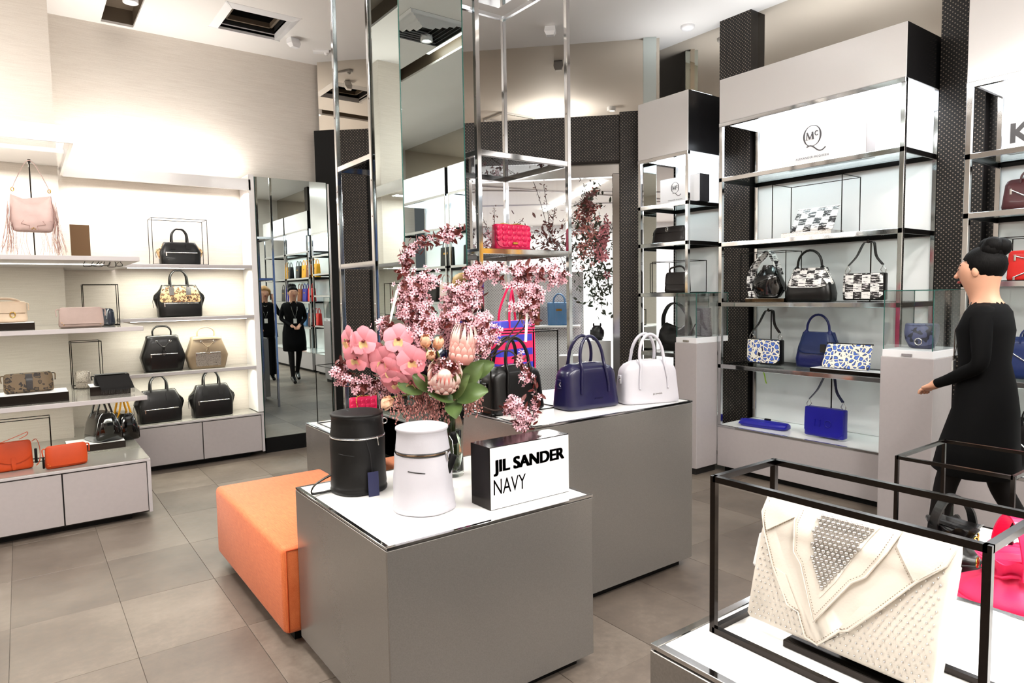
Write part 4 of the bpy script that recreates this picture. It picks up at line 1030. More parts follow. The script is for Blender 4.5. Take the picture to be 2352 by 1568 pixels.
# ================================================================= RIGHT WALL GOODS (facing -X)
RW = -PI / 2
def mcq_logo(t, W, Hh, y, k=1):
    """circle-Q monogram with small lettering, in the x-z plane at depth y"""
    mb = MB(); R = .062 * k; cx, cz = -.06 * k, Hh * .62; n = 40
    o, i = [], []
    for q in range(n):
        a = 2 * PI * q / n; w_ = (.0035 + .0075 * abs(math.cos(a)) ** 1.5) * k
        o.append((cx + R * .93 * math.cos(a), y, cz + R * math.sin(a))); i.append((cx + (R * .93 - w_) * math.cos(a), y, cz + (R - .0035 * k) * math.sin(a)))
    mb.add(o + i, [(q, (q + 1) % n, n + (q + 1) % n, n + q) for q in range(n)])
    mb.tube(spline([(cx - R * .55, y, cz - R * 1.02), (cx - R * .25, y, cz - R * .93), (cx + .1 * R, y, cz - R * 1.05), (cx + R * .6, y, cz - R * 1.45), (cx + R * 1.0, y, cz - R * 1.5), (cx + R * 1.35, y, cz - R * 1.25)], 5), 0, flat=(.007 * k, .0006), up=(0, 0, 1))
    # Mc inside: thin and thick strokes
    for (x0, z0, x1, z1, w_) in ((-.036, -.02, -.032, .022, .003), (-.032, .022, -.014, -.018, .007), (-.014, -.018, .002, .022, .003), (.002, .022, .006, -.02, .008), (-.042, -.02, -.028, -.02, .002), (-.001, -.02, .012, -.02, .002)):
        mb.bar((cx + x0 * k, y, cz + z0 * k), (cx + x1 * k, y, cz + z1 * k), w_ * k)
    for a0 in range(9):
        a = math.radians(45 + 30 * a0); b_ = math.radians(75 + 30 * a0)
        if a0 < 9: mb.bar((cx + (.028 + .011 * math.cos(a)) * k, y, cz + (.012 + .013 * math.sin(a)) * k), (cx + (.028 + .011 * math.cos(b_)) * k, y, cz + (.012 + .013 * math.sin(b_)) * k), .004 * k)
    l = mb.build('emblem', 'ink_grey', t); l['kind'] = 'stuff'
    tx = text_mesh('ALEXANDER MCQUEEN', .017 * k, 0, .0003, .95, 1.25); a, c = width(tx)
    tx.xf(Matrix.Translation((cx - (a + c) / 2, y - .0006, Hh * .15))); tx.build('lettering', 'ink_grey', t)
def sign(loc, rz, W, Hh, D, label, body='grey_panel'):
    t = thing('lightbox_sign', label, 'sign', loc, rz)
    MB().bbox(-W / 2, W / 2, 0, D, 0, Hh, .001).build('box', body, t)
    MB().box(-W / 2 + .003, W / 2 - .003, -.003, -.0002, .003, Hh - .003).build('face', 'sign_white', t)
    return t
t = sign((4.72, 2.597, 2.40 + E1), RW, .63, .34, .13, 'wide lit sign with a circle-Q emblem atop the wide shelving unit'); mcq_logo(t, .63, .34, -.0045, 1.22)
t = sign((4.74, 3.905, 2.266 + E1), RW, .44, .235, .13, 'small lit sign with a circle-Q emblem atop the narrow shelving unit', 'dark_gloss'); mcq_logo(t, .40, .235, -.0045, .78)
t = sign((4.76, 1.155, 2.285 + E1), RW, .70, .215, .12, 'lit sign reading KENZO at the right edge')
tx = text_mesh('KENZO', .15, .006, .0004); a, c = width(tx); tx.xf(Matrix.Translation((-.312 - a, -.0045, .055))); tx.build('lettering', 'ink_grey', t)
# --- narrow unit
t, b = flapclutch((4.80, 4.06, 1.928 + E1), RW, 'dark brown clutch with a silver clasp on the narrow unit', 'lea_brownblack', .36, .155, .12, .35, seed=11, pull=False)
MB().tube([(.018 * math.sin(a) * (1 if k % 2 else .4), b.F(0, .125, .010), .125 + .018 * math.cos(a)) for k, a in enumerate([2 * PI * q / 8 for q in range(9)])], .003, 5).build('clasp', 'silver', t)
cage(4.83, 3.985, 1.483, .42, .24, .285, 'wire frame around the dark flap bag on the narrow unit', RW)
t, b = flapclutch((4.82, 3.99, 1.483 + E1), RW + .15, 'dark crackled flap bag inside a wire frame', 'lea_brownblack', .24, .185, .12, .6, 'handbag', 'flap_bag', seed=12, pull=False)
MB().tube(spline([(-.08, 0, .18), (-.06, -.02, .22), (.05, -.02, .235), (.09, 0, .18)], 5), .009, 8).build('handle', 'lea_brownblack', t)
t = thing('black_hobo', 'black slouchy hobo bag on the lowest shelf of the narrow unit', 'handbag', (4.80, 3.98, .95 + E1), RW)
b = Body([(0, .14, .05, 3), (.01, .17, .07, 3), (.08, .195, .085, 3), (.15, .18, .075, 3), (.19, .15, .05, 3), (.21, .12, .02, 3)])
mb = b.mesh(.014, 7, 12, 3)
for i, (x, y, z) in enumerate(mb.v):
    k = max(0, (z - .10) / .11); mb.v[i] = (x * (1 + .02 * k), y, z + k * (.12 * max(0, abs(x) / .15 - .35)))
mb.build('body', 'lea_black_soft', t)
P = spline([(-.16, 0, .22), (-.155, 0, .32), (-.10, 0, .41), (-.02, 0, .44), (.06, 0, .40), (.13, 0, .31), (.155, 0, .22)], 6)
MB().tube(P, 0, flat=(.045, .012), up=(0, 1, 0)).build('strap', 'lea_black_soft', t)
# --- wide unit, upper shelf
cage(4.84, 2.71, 1.883, .54, .26, .42, 'tall wire frame around the tilted black-and-white clutch', RW)
riser(4.82, 2.722, 1.883, .39, .18, .04, 'bronze riser under the tilted black-and-white clutch', RW, 'chrome_soft', 'bronze_mirror')
t, b = flapclutch((4.80, 2.72, 1.923 + .004), RW, 'tilted black-and-white brushstroke-print zip clutch', 'brush_print', .34, .215, .025, 0, lean=-.55, pull=False, seed=13)
MB().tube([(-.165, 0, .212), (.165, 0, .214)], .004, 6).build('zip', 'silver', t)
t2 = thing('easel', 'small easel propping the tilted brushstroke clutch', 'stand', (4.92, 2.72, 1.923 + E1), RW)
MB().bar((-.06, 0, 0), (-.02, .02, .14), .005).build('leg', 'gunmetal', t2); MB().bar((.06, 0, 0), (.02, .02, .14), .005).build('leg', 'gunmetal', t2); MB().bar((-.03, .018, .12), (.03, .018, .12), .005).build('bar', 'gunmetal', t2)
# --- wide unit, eye-level shelf
cage(4.90, 3.11, 1.40, .40, .22, .40, 'wire frame behind the draped brushstroke bag', RW)
riser(4.80, 3.05, 1.40, .34, .16, .03, 'bronze riser under the draped brushstroke bag', RW, 'bronze_mirror', 'chrome_soft')
t = thing('draped_bag', 'slouched black bag with a wide brushstroke-print strap on a riser', 'handbag', (4.80, 3.06, 1.43 + E1), RW + .3)
b = Body([(0, .07, .05, 3), (.01, .10, .07, 3), (.08, .125, .085, 3), (.16, .105, .07, 3), (.22, .07, .05, 3), (.26, .045, .03, 3)]); b.mesh(.022, 9, 11, 3).build('body', 'lea_gloss_black', t)
MB().tube(spline([(-.11, -.06, .01), (-.13, -.05, .14), (-.10, -.04, .25), (-.04, -.02, .33), (.0, .0, .36), (.04, .02, .30), (.08, .03, .18)], 5), 0, flat=(.075, .006), up=(.5, 1, 0)).build('strap', 'brush_print', t)
def flaptote(loc, label, m1, m2, W=.36, Hh=.25, trim='paper', crescent=True):
    t = thing('flap_tote', label, 'handbag', loc, RW, 'flap totes on the wide unit')
    b = Body([(0, W * .46, .06, 4), (.008, W * .49, .075, 4), (Hh * .25, W * .50, .08, 4), (Hh * .5, W * .46, .07, 4), (Hh * .8, W * .38, .05, 4), (Hh, W * .34, .03, 4)])
    b.mesh(.006, 4, 11, 3).build('body', m2, t)
    b.patch([(Hh * .995, -W * .33, W * .33), (Hh * .8, -W * .39, W * .39), (Hh * .6, -W * .46, W * .46), (Hh * .52, -W * .46, W * .46), (Hh * .46, -W * .36, W * .36), (Hh * .43, -W * .22, W * .22)], .010, 18, under=.012).build('flap', m1, t)
    MB().tube(spline(b.line([(-W * .33, Hh * .99), (-W * .46, Hh * .6), (-W * .46, Hh * .52), (-W * .36, Hh * .46), (-W * .22, Hh * .43), (W * .22, Hh * .43), (W * .36, Hh * .46), (W * .46, Hh * .52), (W * .46, Hh * .6), (W * .33, Hh * .99)], .010), 4), .003, 5).build('flap_piping', trim, t)
    x = W * .27
    P = [(-x, -.02, Hh * .98)] + [(-x * math.cos(a) * .95, -.02, Hh * 1.08 + .11 * math.sin(a)) for a in [PI * i / 12 for i in range(13)]] + [(x, -.02, Hh * .98)]
    MB().tube(P, .009, 10).build('handle', m2, t)
    for sx in (-1, 1): MB().lathe([(.006, Hh * 1.06), (.02, Hh * 1.0), (.022, Hh * .94)], 12, (sx * x, -.02)).build('handle_base', m2, t)
    return t, b
flaptote((4.80, 2.71, 1.40 + E1), 'black leather tote with a brushstroke-print flap and round handle', 'brush_print', 'lea_black', .37, .255)
def slingbag(loc, label, m_, strapm, W, Hh, D, zst, sl, trim='lea_black'):
    """boxy flap bag hung from a stand by a bent strap"""
    x, y, z = loc
    stand(x + .075, y, z, zst, 'dark stand holding the ' + sl, RW, .07)
    t = thing('shoulder_bag', label, 'handbag', (x, y, z + .012), RW, 'shoulder bags hung on stands')
    b = softbox(W, D, Hh, 7, .010, 0, D * .9); b.mesh(.001).build('body', trim, t)
    c = W * .44
    b.patch([(Hh * 1.0 - .003, -W * .48, W * .48), (Hh * .6, -W * .49, W * .49), (Hh * .2, -W * .49, W * .49), (Hh * .06, -W * .38, W * .38)], .006).build('flap', m_, t)
    for sx in (-1, 1):
        MB().tube([(sx * (c + .012), .0, Hh * .92 + .0), (sx * (c + .016), 0, Hh + .02), (sx * (c - .002), 0, Hh + .055), (sx * (c - .02), 0, Hh + .02)], .003, 6, closed=True).build('clip', 'silver', t)
    top = zst - .02
    MB().tube(spline([(-c + .005, 0, Hh + .055), (-c * .55, .01, (Hh + top) / 2 + .01), (-.035, .045, top - .005), (0, .052, top - .002), (.035, .045, top - .005), (c * .55, .01, (Hh + top) / 2 + .01), (c - .005, 0, Hh + .055)], 5), 0, flat=(.028, .005), up=(0, 1, .15)).build('strap', strapm, t)
    return t, b
slingbag((4.78, 2.30, 1.40 + E1), 'boxy brushstroke-print shoulder bag hung by its strap on a stand', 'brush_print', 'lea_brownblack', .28, .19, .09, .425, 'brushstroke-print shoulder bag')
# --- wide unit, lower shelf
slingbag((4.78, 3.07, .895 + E1), 'boxy blue giraffe-print shoulder bag on a stand', 'giraffe_blue', 'lea_brownblack', .29, .195, .09, .44, 'blue giraffe-print shoulder bag')
t, b = flaptote((4.88, 2.68, .895 + E1), 'royal blue leather satchel with flap and tall round handle', 'lea_midblue', 'lea_royal', .34, .275, 'lea_midblue')
MB().tube([(.05, -.03, .27), (.075, -.05, .24), (.078, -.062, .2)], .0015, 4).bbox(.06, .10, -.10, -.094, .13, .19, .001).build('swing_tag', 'ink', t)
riser(4.70, 2.36, .895, .50, .15, .03, 'dark riser with white top under the giraffe-print pouch', RW)
t, b = flapclutch((4.67, 2.375, .925 + .005), RW, 'tilted blue giraffe-print zip pouch on a riser', 'giraffe_blue', .34, .185, .03, 0, lean=-.35, pull=False, seed=15)
MB().tube([(-.165, 0, .183), (.165, 0, .185)], .0045, 6).build('zip', 'lea_black', t)
MB().box(-.03, .03, -.004, .06, -.001, .012).build('foot', 'bronze_mirror', t)
# --- wide unit, base
t = thing('flat_clutch', 'cobalt blue clutch lying flat on the base of the wide unit', 'clutch', (4.78, 3.07, .39), RW + .12)
b = Body([(0, .185, .05, 5), (.012, .20, .062, 5), (.035, .20, .06, 5), (.05, .185, .045, 5), (.054, .16, .03, 5)]); b.mesh(.006, 8, 10, 2).build('body', 'lea_cobalt', t)
MB().grid(lambda u, v: (-.195 + .39 * u, -.064 + .05 * v, .018 + .036 * v + .004 * math.sin(PI * u)), 8, 3).build('flap', 'lea_cobalt', t)
MB().bbox(-.02, .03, .03, .05, .045, .065, .003).build('security_tag', 'black_plinth', t)
t, b = slingbag((4.76, 2.555, .39 + E1), 'boxy cobalt blue shoulder bag on a stand at the base of the wide unit', 'lea_cobalt', 'lea_navy', .30, .215, .08, .47, 'cobalt blue shoulder bag', 'lea_cobalt')
mb = MB()
mb.bar((-.06, b.F(0, .1, .007), .08), (-.06, b.F(0, .1, .007), .13), .007); mb.bar((-.02, b.F(0, .1, .007), .08), (-.02, b.F(0, .1, .007), .13), .007); mb.tube([(.04 + .025 * math.cos(a), b.F(0, .1, .007), .105 + .025 * math.sin(a)) for a in [2 * PI * k / 14 for k in range(14)]], .0035, 5, closed=True)
mb.build('embossed_mark', 'lea_cobalt', t)['kind'] = 'stuff'
t = thing('tape', 'strip of lime green tape stuck on the back of the wide unit', 'tape', (5.08, 3.30, .70), RW)
MB().grid(lambda u, v: (.012 * u + .05 * v + .006 * math.sin(5 * v), -.002 * math.sin(3 * v) , .12 - .12 * v), 1, 6).build('strip', 'lime_tape', t)
# --- cases
t = thing('glitter_purse', 'glittering silver purse standing in the left glass case', 'purse', (4.56, 3.50, 1.12 + E1), RW - .2)
b = Body([(0, .075, .02, 4), (.006, .08, .035, 4), (.10, .07, .032, 4), (.21, .075, .022, 4), (.235, .085, .010, 4)]); b.mesh(.002).build('body', 'glitter', t)
MB().tube(spline([(-.08, -.02, .10), (-.10, -.06, .02), (-.07, -.10, .006), (-.02, -.09, .004)], 5), 0, flat=(.012, .003), up=(0, 1, 0)).build('wrist_strap', 'chrome_soft', t)
t = thing('saddle_bag', 'navy patterned saddle bag with a ring clasp in the right glass case', 'handbag', (4.47, 1.80, 1.12 + E1), RW)
b = Body([(0, .05, .02, 2.6), (.008, .07, .032, 2.8), (.05, .088, .04, 3.2), (.10, .094, .04, 4), (.145, .094, .03, 4), (.155, .09, .012, 4)]); b.mesh(.001).build('body', 'lea_slate', t)
b.patch([(.15, -.088, .088), (.10, -.09, .09), (.055, -.085, .085), (.03, -.065, .065), (.018, -.03, .03)], .006).build('flap', 'camo_slate', t)
MB().tube([(.02 * math.cos(a), b.F(0, .045, .010), .045 + .02 * math.sin(a)) for a in [2 * PI * k / 16 for k in range(16)]], .004, 6, closed=True).build('ring', 'silver', t)
# --- tall unit at the right edge
def duffel(loc, label, m_, W, Hh, D=.12, zipm='silver'):
    t = thing('zip_bag', label, 'handbag', loc, RW, 'zipped bags at the right edge')
    b = softbox(W, D, Hh, 5, .03, .12, D * .5); b.mesh(.003, 6).build('body', m_, t)
    for sy in (-1, 1):
        MB().tube(spline([(-W * .22, sy * .03, Hh * .85), (-W * .2, sy * .025, Hh * 1.12), (0, sy * .02, Hh * 1.38), (W * .2, sy * .025, Hh * 1.12), (W * .22, sy * .03, Hh * .85)], 5), 0, flat=(.016, .008), up=(0, 1, 0)).build('handle', m_, t)
    zipper(b, 'zip', -W * .36, -W * .02, Hh * .68, t, zipm, -Hh * .38)
    return t, b
duffel((4.80, 1.33, 1.936 + E1), 'burgundy zip bag at the right edge', 'lea_burgundy', .36, .19)
cage(4.84, 1.28, 1.526, .42, .2, .26, 'wire frame around the red clutch', RW)
t, b = flapclutch((4.82, 1.29, 1.526 + E1), RW, 'bright red zip clutch inside a wire frame at the right edge', 'lea_red', .38, .18, .05, 0, pull=False, seed=16, wr=.002)
zipper(b, 'zip', -.15, .0, .15, t, 'silver', -.05); zipper(b, 'zip', -.15, .04, .02, t, 'silver', .09)
duffel((4.80, 1.29, .942 + E1), 'navy blue zip bag at the right edge', 'lea_midblue', .42, .25)
duffel((4.80, 1.27, .39 + E1), 'black zip bag on the base at the right edge', 'lea_black', .40, .32)
# --- goods on the units outside the view, seen in mirrors
def simpletote(loc, label, m_, W=.26, Hh=.27, rz=RW, D=.11, group='totes seen in the mirrors'):
    t = thing('tote_bag', label, 'handbag', loc, rz, group)
    b = softbox(W, D, Hh, 7, .010, -.04, D * .7); b.mesh(.002).build('body', m_, t)
    for sy in (-1, 1): MB().tube(spline([(-W * .25, sy * D * .3, Hh * .9), (-W * .22, sy * D * .28, Hh * 1.2), (0, sy * D * .25, Hh * 1.38), (W * .22, sy * D * .28, Hh * 1.2), (W * .25, sy * D * .3, Hh * .9)], 5), .007, 7).build('handle', m_, t)
    MB().bbox(-.03, .03, b.F(0, Hh * .7, .006), b.F(0, Hh * .7, -.002), Hh * .62, Hh * .72, .002).build('clasp', 'gold', t)
    return t
for y, z, m_, c in ((.0, 1.883, 'lea_yellow', 'yellow'), (-.35, 1.883, 'lea_brown', 'brown'), (-.62, 1.883, 'lea_yellow', 'mustard'), (-1.0, 1.883, 'lea_black', 'black'), (.0, .895, 'lea_red', 'crimson'), (-.3, 1.40, 'lea_red', 'scarlet'), (-.62, 1.40, 'lea_cobalt', 'cobalt'), (-.95, 1.40, 'lea_brown', 'tan'),
                    (-.35, .895, 'lea_burgundy', 'burgundy'), (-.7, .895, 'lea_steelblue', 'pale blue'), (-1.0, .39, 'lea_orange', 'orange'), (-1.6, 1.883, 'lea_black', 'small black'), (-1.65, 1.40, 'lea_blush', 'blush'), (-2.0, 1.40, 'lea_brownblack', 'dark brown')):
    simpletote((4.82, y - .08, z + E1), c + ' tote on a unit beyond the right edge, reflected in mirrors', m_)
# ================================================================= MIDDLE TABLES
def fit_text(s, W_, Hc, bold, y):
    tx = text_mesh(s, .1, bold, .0003); a, c = width(tx); zs = [v[2] for v in tx.v]; z0, z1 = min(zs), max(zs)
    tx.v = [((x - a) / (c - a) * W_, y, (z - z0) / (z1 - z0) * Hc) for x, _, z in tx.v]; return tx
t = sign((1.548, 1.992, .70), 0, .386, .236, .125, 'lit white box sign reading JIL SANDER NAVY on the front table', 'gunmetal')
jt = MB()
for dx in (-.0036, -.0018, 0, .0018, .0036):
    for dz in (-.0015, 0, .0015):
        q = fit_text('JIL SANDER', .337, .058, 0, -.0042).xf(Matrix.Translation((-.174 + dx, -.00002 * abs(dx) * 1000, .128 + dz))); jt.add(q.v, q.f)
jt.build('lettering', 'ink', t)
fit_text('NAVY', .150, .058, .0, -.0042).xf(Matrix.Translation((-.178, 0, .056))).build('lettering', 'ink', t)
# bucket backpacks
t, b, R, zz = bucket((1.185, 2.185, .70), 0, 'lea_white', 'white leather bucket backpack with a dark zip ring', .118, .094, .315, 'bronze_mirror')
MB().tube([(R * .86, -R * .48, zz + .05), (R * .93, -R * .60, zz + .03), (R * .88, -R * .74, zz - .02)], .0016, 5).build('tag_cord', 'silver', t)
i0 = MB().bbox(-.0155, .0155, -.010, .010, -.075, 0, .0085, 3); i0.xf(Matrix.Translation((R * .80, -R * .86, zz - .012)) @ Matrix.Rotation(.45, 4, 'Y')); i0.build('security_tag', 'black_plinth', t)
i0 = MB().bbox(-.012, .012, -.010, .010, -.05, 0, .009, 3); i0.xf(Matrix.Translation((R * 1.06, -R * .40, zz + .06)) @ Matrix.Rotation(-.25, 4, 'Y')); i0.build('security_clip', 'black_plinth', t)
t, b, R, zz = bucket((1.095, 2.575, .70), -.12, 'lea_black_soft', 'black leather bucket backpack with a silver zip and swing tag', .116, .102, .325, 'silver', True)
MB().tube([(.0, -R - .004, zz), (.014, -R - .012, zz - .06), (.018, -R - .016, zz - .135)], .0014, 5).build('tag_cord', 'ink', t)
tg = MB().bbox(-.022, .022, -.001, .001, -.10, 0, .0006).xf(Matrix.Translation((.020, -R - .020, zz - .13)) @ Matrix.Rotation(-.06, 4, 'X')).build('swing_tag', 'navy_card', t)
tx = fit_text('JIL SANDER', .026, .004, .001, 0).xf(Matrix.Translation((.008, -R - .0216, zz - .176))); tx.build('print', 'paper', tg)
MB().tube(spline([(-.10, .03, .07), (-.15, -.01, .065), (-.19, -.03, .05), (-.20, -.02, .02), (-.17, .0, .008), (-.11, .02, .006)], 6), 0, flat=(.016, .004), up=(.2, 1, 0)).build('shoulder_strap', 'lea_black', t)
MB().tube([(R + .01 + .012 * math.cos(a), .01, zz + .045 + .012 * math.sin(a)) for a in [2 * PI * k / 12 for k in range(12)]], .0025, 6, closed=True).build('ring', 'silver', t)
# bowling bags
bowler((1.965, 2.68, .912), .06, 'lea_black', 'black leather bowling bag inside a wire frame, behind the flowers', .345, .228, .17)
cage(2.0, 2.705, .91, .42, .20, .40, 'black wire frame around the black bowling bag')
bowler((2.325, 2.52, .91), -.08, 'lea_navy', 'navy blue leather bowling bag in the middle of the table', .345, .228, .17)
bowler((2.675, 2.42, .91), -.30, 'lea_white', 'white leather bowling bag at the right end of the table', .335, .225, .16)
# striped tote behind
t = simpletote((2.215, 2.995, .91), 'pink and blue striped tote with long pink handles behind the black bag', 'stripe_print', .275, .44, .12, .12, 'tall totes in the middle')
for o in list(t.children):
    if o.name.startswith('handle') or o.name.startswith('clasp'): bpy.data.objects.remove(o)
for sy in (-1, 1): MB().tube(spline([(-.07, sy * .045, .40), (-.062, sy * .04, .50), (-.02, sy * .02, .615), (.012, sy * .02, .62), (.05, sy * .04, .50), (.065, sy * .045, .40)], 5), 0, flat=(.014, .004), up=(0, 1, 0)).build('handle', 'lea_pink', t)
MB().box(-.12, -.09, -.064, -.058, .03, .055).build('label_patch', 'gold', t)
# pink quilted bags
quilted((2.48, 3.36, 1.76), -.05, 'pink quilted flap bag with gold nameplate on the tower shelf', .265, .165, .085, True)
riser(1.93, 4.37, .60, .30, .20, .028, 'white riser under the lower pink quilted bag', 0, 'white_plastic', 'white_glass_top')
quilted((1.93, 4.36, .628 + E1), -.12, 'pink quilted bag with gold chain on the low table', .255, .165, .085, False)
cage(1.87, 4.45, .60, .42, .30, .42, 'thin wire frame standing behind the lower pink quilted bag', 0, .005)
# drawstring bags on the lower right table
def drawstring(loc, rz, m_, label, r, Hh, hm):
    t = thing('drawstring_bag', label, 'handbag', loc, rz, 'drawstring bags behind the clutch')
    n = 90; rs = []
    for u in range(19):
        k = u / 18; z = Hh * k
        rad = r * (1 - .05 * k) if k < .55 else r * (.972 - .55 * math.sin((k - .55) / .25 * PI / 2) if k < .8 else .422 + .22 * ((k - .8) / .2))
        if u == 0: rad -= .012
        pl = max(0, (k - .5) / .35)
        rs.append([((rad + .005 * pl * math.sin(9 * a) + .004 * noise.noise(Vector((math.cos(a) * 3, math.sin(a) * 3, z * 14)))) * math.cos(a), (rad + .005 * pl * math.sin(9 * a)) * math.sin(a), z + .005 * pl * math.sin(9 * a + 1)) for a in [2 * PI * q / n for q in range(n)]])
    MB().ring(rs).build('body', m_, t)
    z = Hh * .80; rr = r * .5
    MB().tube([(rr * math.cos(a), rr * math.sin(a), z + .006 * math.sin(5 * a)) for a in [2 * PI * k / 24 for k in range(24)]], .004, 6, closed=True).build('drawstring', m_, t)
    for a in (-2.4, -1.2, -.2, 1.0):
        c = Vector((math.cos(a), math.sin(a), 0)); p = c * (rr + .010)
        s_ = Vector((-c.y, c.x, 0)); MB().tube([tuple(p + s_ * (.011 * math.cos(q)) + Vector((0, 0, z + .011 * math.sin(q)))) for q in [2 * PI * k / 10 for k in range(10)]], .0028, 5, closed=True).build('eyelet', 'gold', t)
    MB().tube(spline([(-r * .62, 0, Hh * .80), (-r * .58, 0, Hh * 1.1), (-r * .3, 0, Hh * 1.42), (r * .1, 0, Hh * 1.48), (r * .5, 0, Hh * 1.2), (r * .62, 0, Hh * .80)], 6), 0, flat=(.030, .005), up=(0, 1, 0)).build('handle', hm, t)
    b = Body([(0, r, r, 2), (Hh * .5, r * .97, r * .97, 2)])
    MB().tube([(r * 1.0 * math.cos(a), r * 1.0 * math.sin(a), Hh * .47) for a in [2 * PI * k / 40 for k in range(40)]], .0025, 5, closed=True).build('seam', m_, t)
    return t
drawstring((2.02, .72, .70), -.55, 'lea_black', 'black leather drawstring bag with a curled handle', .095, .155, 'lea_black')
drawstring((1.80, .52, .70), .75, 'lea_hotpink', 'bright pink drawstring bag with an upright handle', .112, .185, 'lea_pink')
cage(2.02, .675, .70, .30, .26, .35, 'black steel frame around the black drawstring bag', 0, .009, 'gunmetal')
# ---- studded clutch in its steel frame
cage(1.025, .495, .91, .40, .178, .275, 'heavy black steel frame around the studded white clutch', RW, .010, 'gunmetal')
CW, CH = .295, .212
t = thing('studded_clutch', 'large off-white envelope clutch covered in silver studs', 'clutch', (1.003, .523, .928), RW)
t.rotation_euler = (-.36, 0, RW)
def cp(u, v, y=0): return ((u - .5) * CW, y, v * CH)
b = Body([(0, CW / 2 - .004, .006, 9), (.006, CW / 2, .012, 9), (CH * .35, CW / 2 + .001, .020, 9), (CH * .7, CW / 2 + .002, .022, 9), (CH * .93, CW / 2 + .003, .016, 7), (CH, CW / 2 + .003, .008, 6), (CH + .004, CW / 2 - .002, .003, 6)], 40)
b.mesh(.0008).build('body', 'lea_offwhite', t)
mb = MB()
for sx in (-1, 1): mb.bbox(sx * (CW / 2 - .002) - .003, sx * (CW / 2 - .002) + .003, -.004, .022, .006, CH * .86, .002)
mb.build('gusset', 'lea_offwhite', t)['kind'] = 'stuff'
def sheetpoly(poly, off, thick, m_, name, par, push=.0):
    """flat leather panel cut to an outline in clutch coordinates, laid over the front with its own thickness"""
    bm = bmesh.new(); vs = [bm.verts.new(((u - .5) * CW, 0, v * CH)) for u, v in poly]; f = bm.faces.new(vs)
    bmesh.ops.triangulate(bm, faces=[f]); bmesh.ops.subdivide_edges(bm, edges=bm.edges[:], cuts=3, use_grid_fill=True)
    bm.verts.index_update(); me_v = [v.co.copy() for v in bm.verts]; fs = [[v.index for v in q.verts] for q in bm.faces]
    be = [(e.verts[0].index, e.verts[1].index) for e in bm.edges if len(e.link_faces) == 1]; bm.free()
    def Y(x, z): zz = min(max(z, 0), CH); return b.F(max(-CW / 2 + .002, min(CW / 2 - .002, x * .995)), zz, off)
    top = [(p.x, Y(p.x, p.z), p.z) for p in me_v]; bot = [(x, y + thick, z) for x, y, z in top]; n = len(top)
    m2 = MB(); m2.add(top, fs, True); m2.add(bot, fs, True); m2.add(top + bot, [(a, c, n + c, n + a) for a, c in be])
    return m2.build(name, m_, par)
flap = [(-.012, .985), (-.016, .85), (.035, .70), (.13, .456), (.255, .206), (.322, .188), (.381, .030), (.445, .004), (.556, .169), (.597, .191), (.738, .419), (.873, .664), (.985, .834), (1.012, .985)]
fo = sheetpoly(flap, .004, .003, 'lea_offwhite', 'flap', t)
mid = [(.216, .985), (.205, .852), (.242, .615), (.295, .543), (.419, .161), (.583, .529), (.645, .596), (.721, .807), (.762, .985)]
sheetpoly(mid, .0075, .003, 'lea_offwhite', 'centre_panel', fo)
sheetpoly([(-.012, .985), (-.014, .85), (.048, .715), (.215, .90), (.216, .985)], .0072, .003, 'lea_offwhite', 'corner_panel', fo)
sheetpoly([(1.012, .985), (.985, .834), (.869, .668), (.756, .873), (.762, .985)], .0072, .003, 'lea_offwhite', 'corner_panel', fo)
sheetpoly([(.13, .456), (.214, .426), (.322, .20), (.255, .206)], .0072, .003, 'lea_offwhite', 'edge_panel', fo)
sheetpoly([(.552, .185), (.597, .191), (.738, .419), (.744, .434), (.646, .398)], .0072, .003, 'lea_offwhite', 'edge_panel', fo)
# piping and stitching along the panel edges
def along(poly, closed=False, k=1):
    return [(x, b.F(max(-CW / 2 + .003, min(CW / 2 - .003, x)), min(z, CH), 0), z) for x, _, z in [cp(u, v) for u, v in poly]]
mb = MB()
for poly, o in ((flap, .0065), (mid, .010)):
    mb.tube([(x, y - o, z) for x, y, z in along(poly)], .0016, 5)
mb.build('piping', 'lea_offwhite', fo)['kind'] = 'stuff'
mb = MB()
def stitch(poly, o, inset=0):
    P = [Vector(p) for p in along(poly)]
    for a, c in zip(P, P[1:]):
        L = (c - a).length; n = max(1, int(L / .0042))
        for k in range(n):
            p = a.lerp(c, (k + .25) / n); q = a.lerp(c, (k + .7) / n); mb.tube([(p.x, p.y - o, p.z), (q.x, q.y - o, q.z)], .0006, 3)
def inset(poly, d):
    cx = sum(p[0] for p in poly) / len(poly); cy = sum(p[1] for p in poly) / len(poly); return [(cx + (u - cx) * (1 - d), cy + (v - cy) * (1 - d)) for u, v in poly]
stitch(inset(flap, .045), .0075); stitch(inset(mid, .10), .0110)
stitch([(.048, .70), (.21, .89)], .0080); stitch([(.863, .655), (.75, .86)], .0080)
mb.build('stitching', 'lea_taupe', fo)['kind'] = 'stuff'
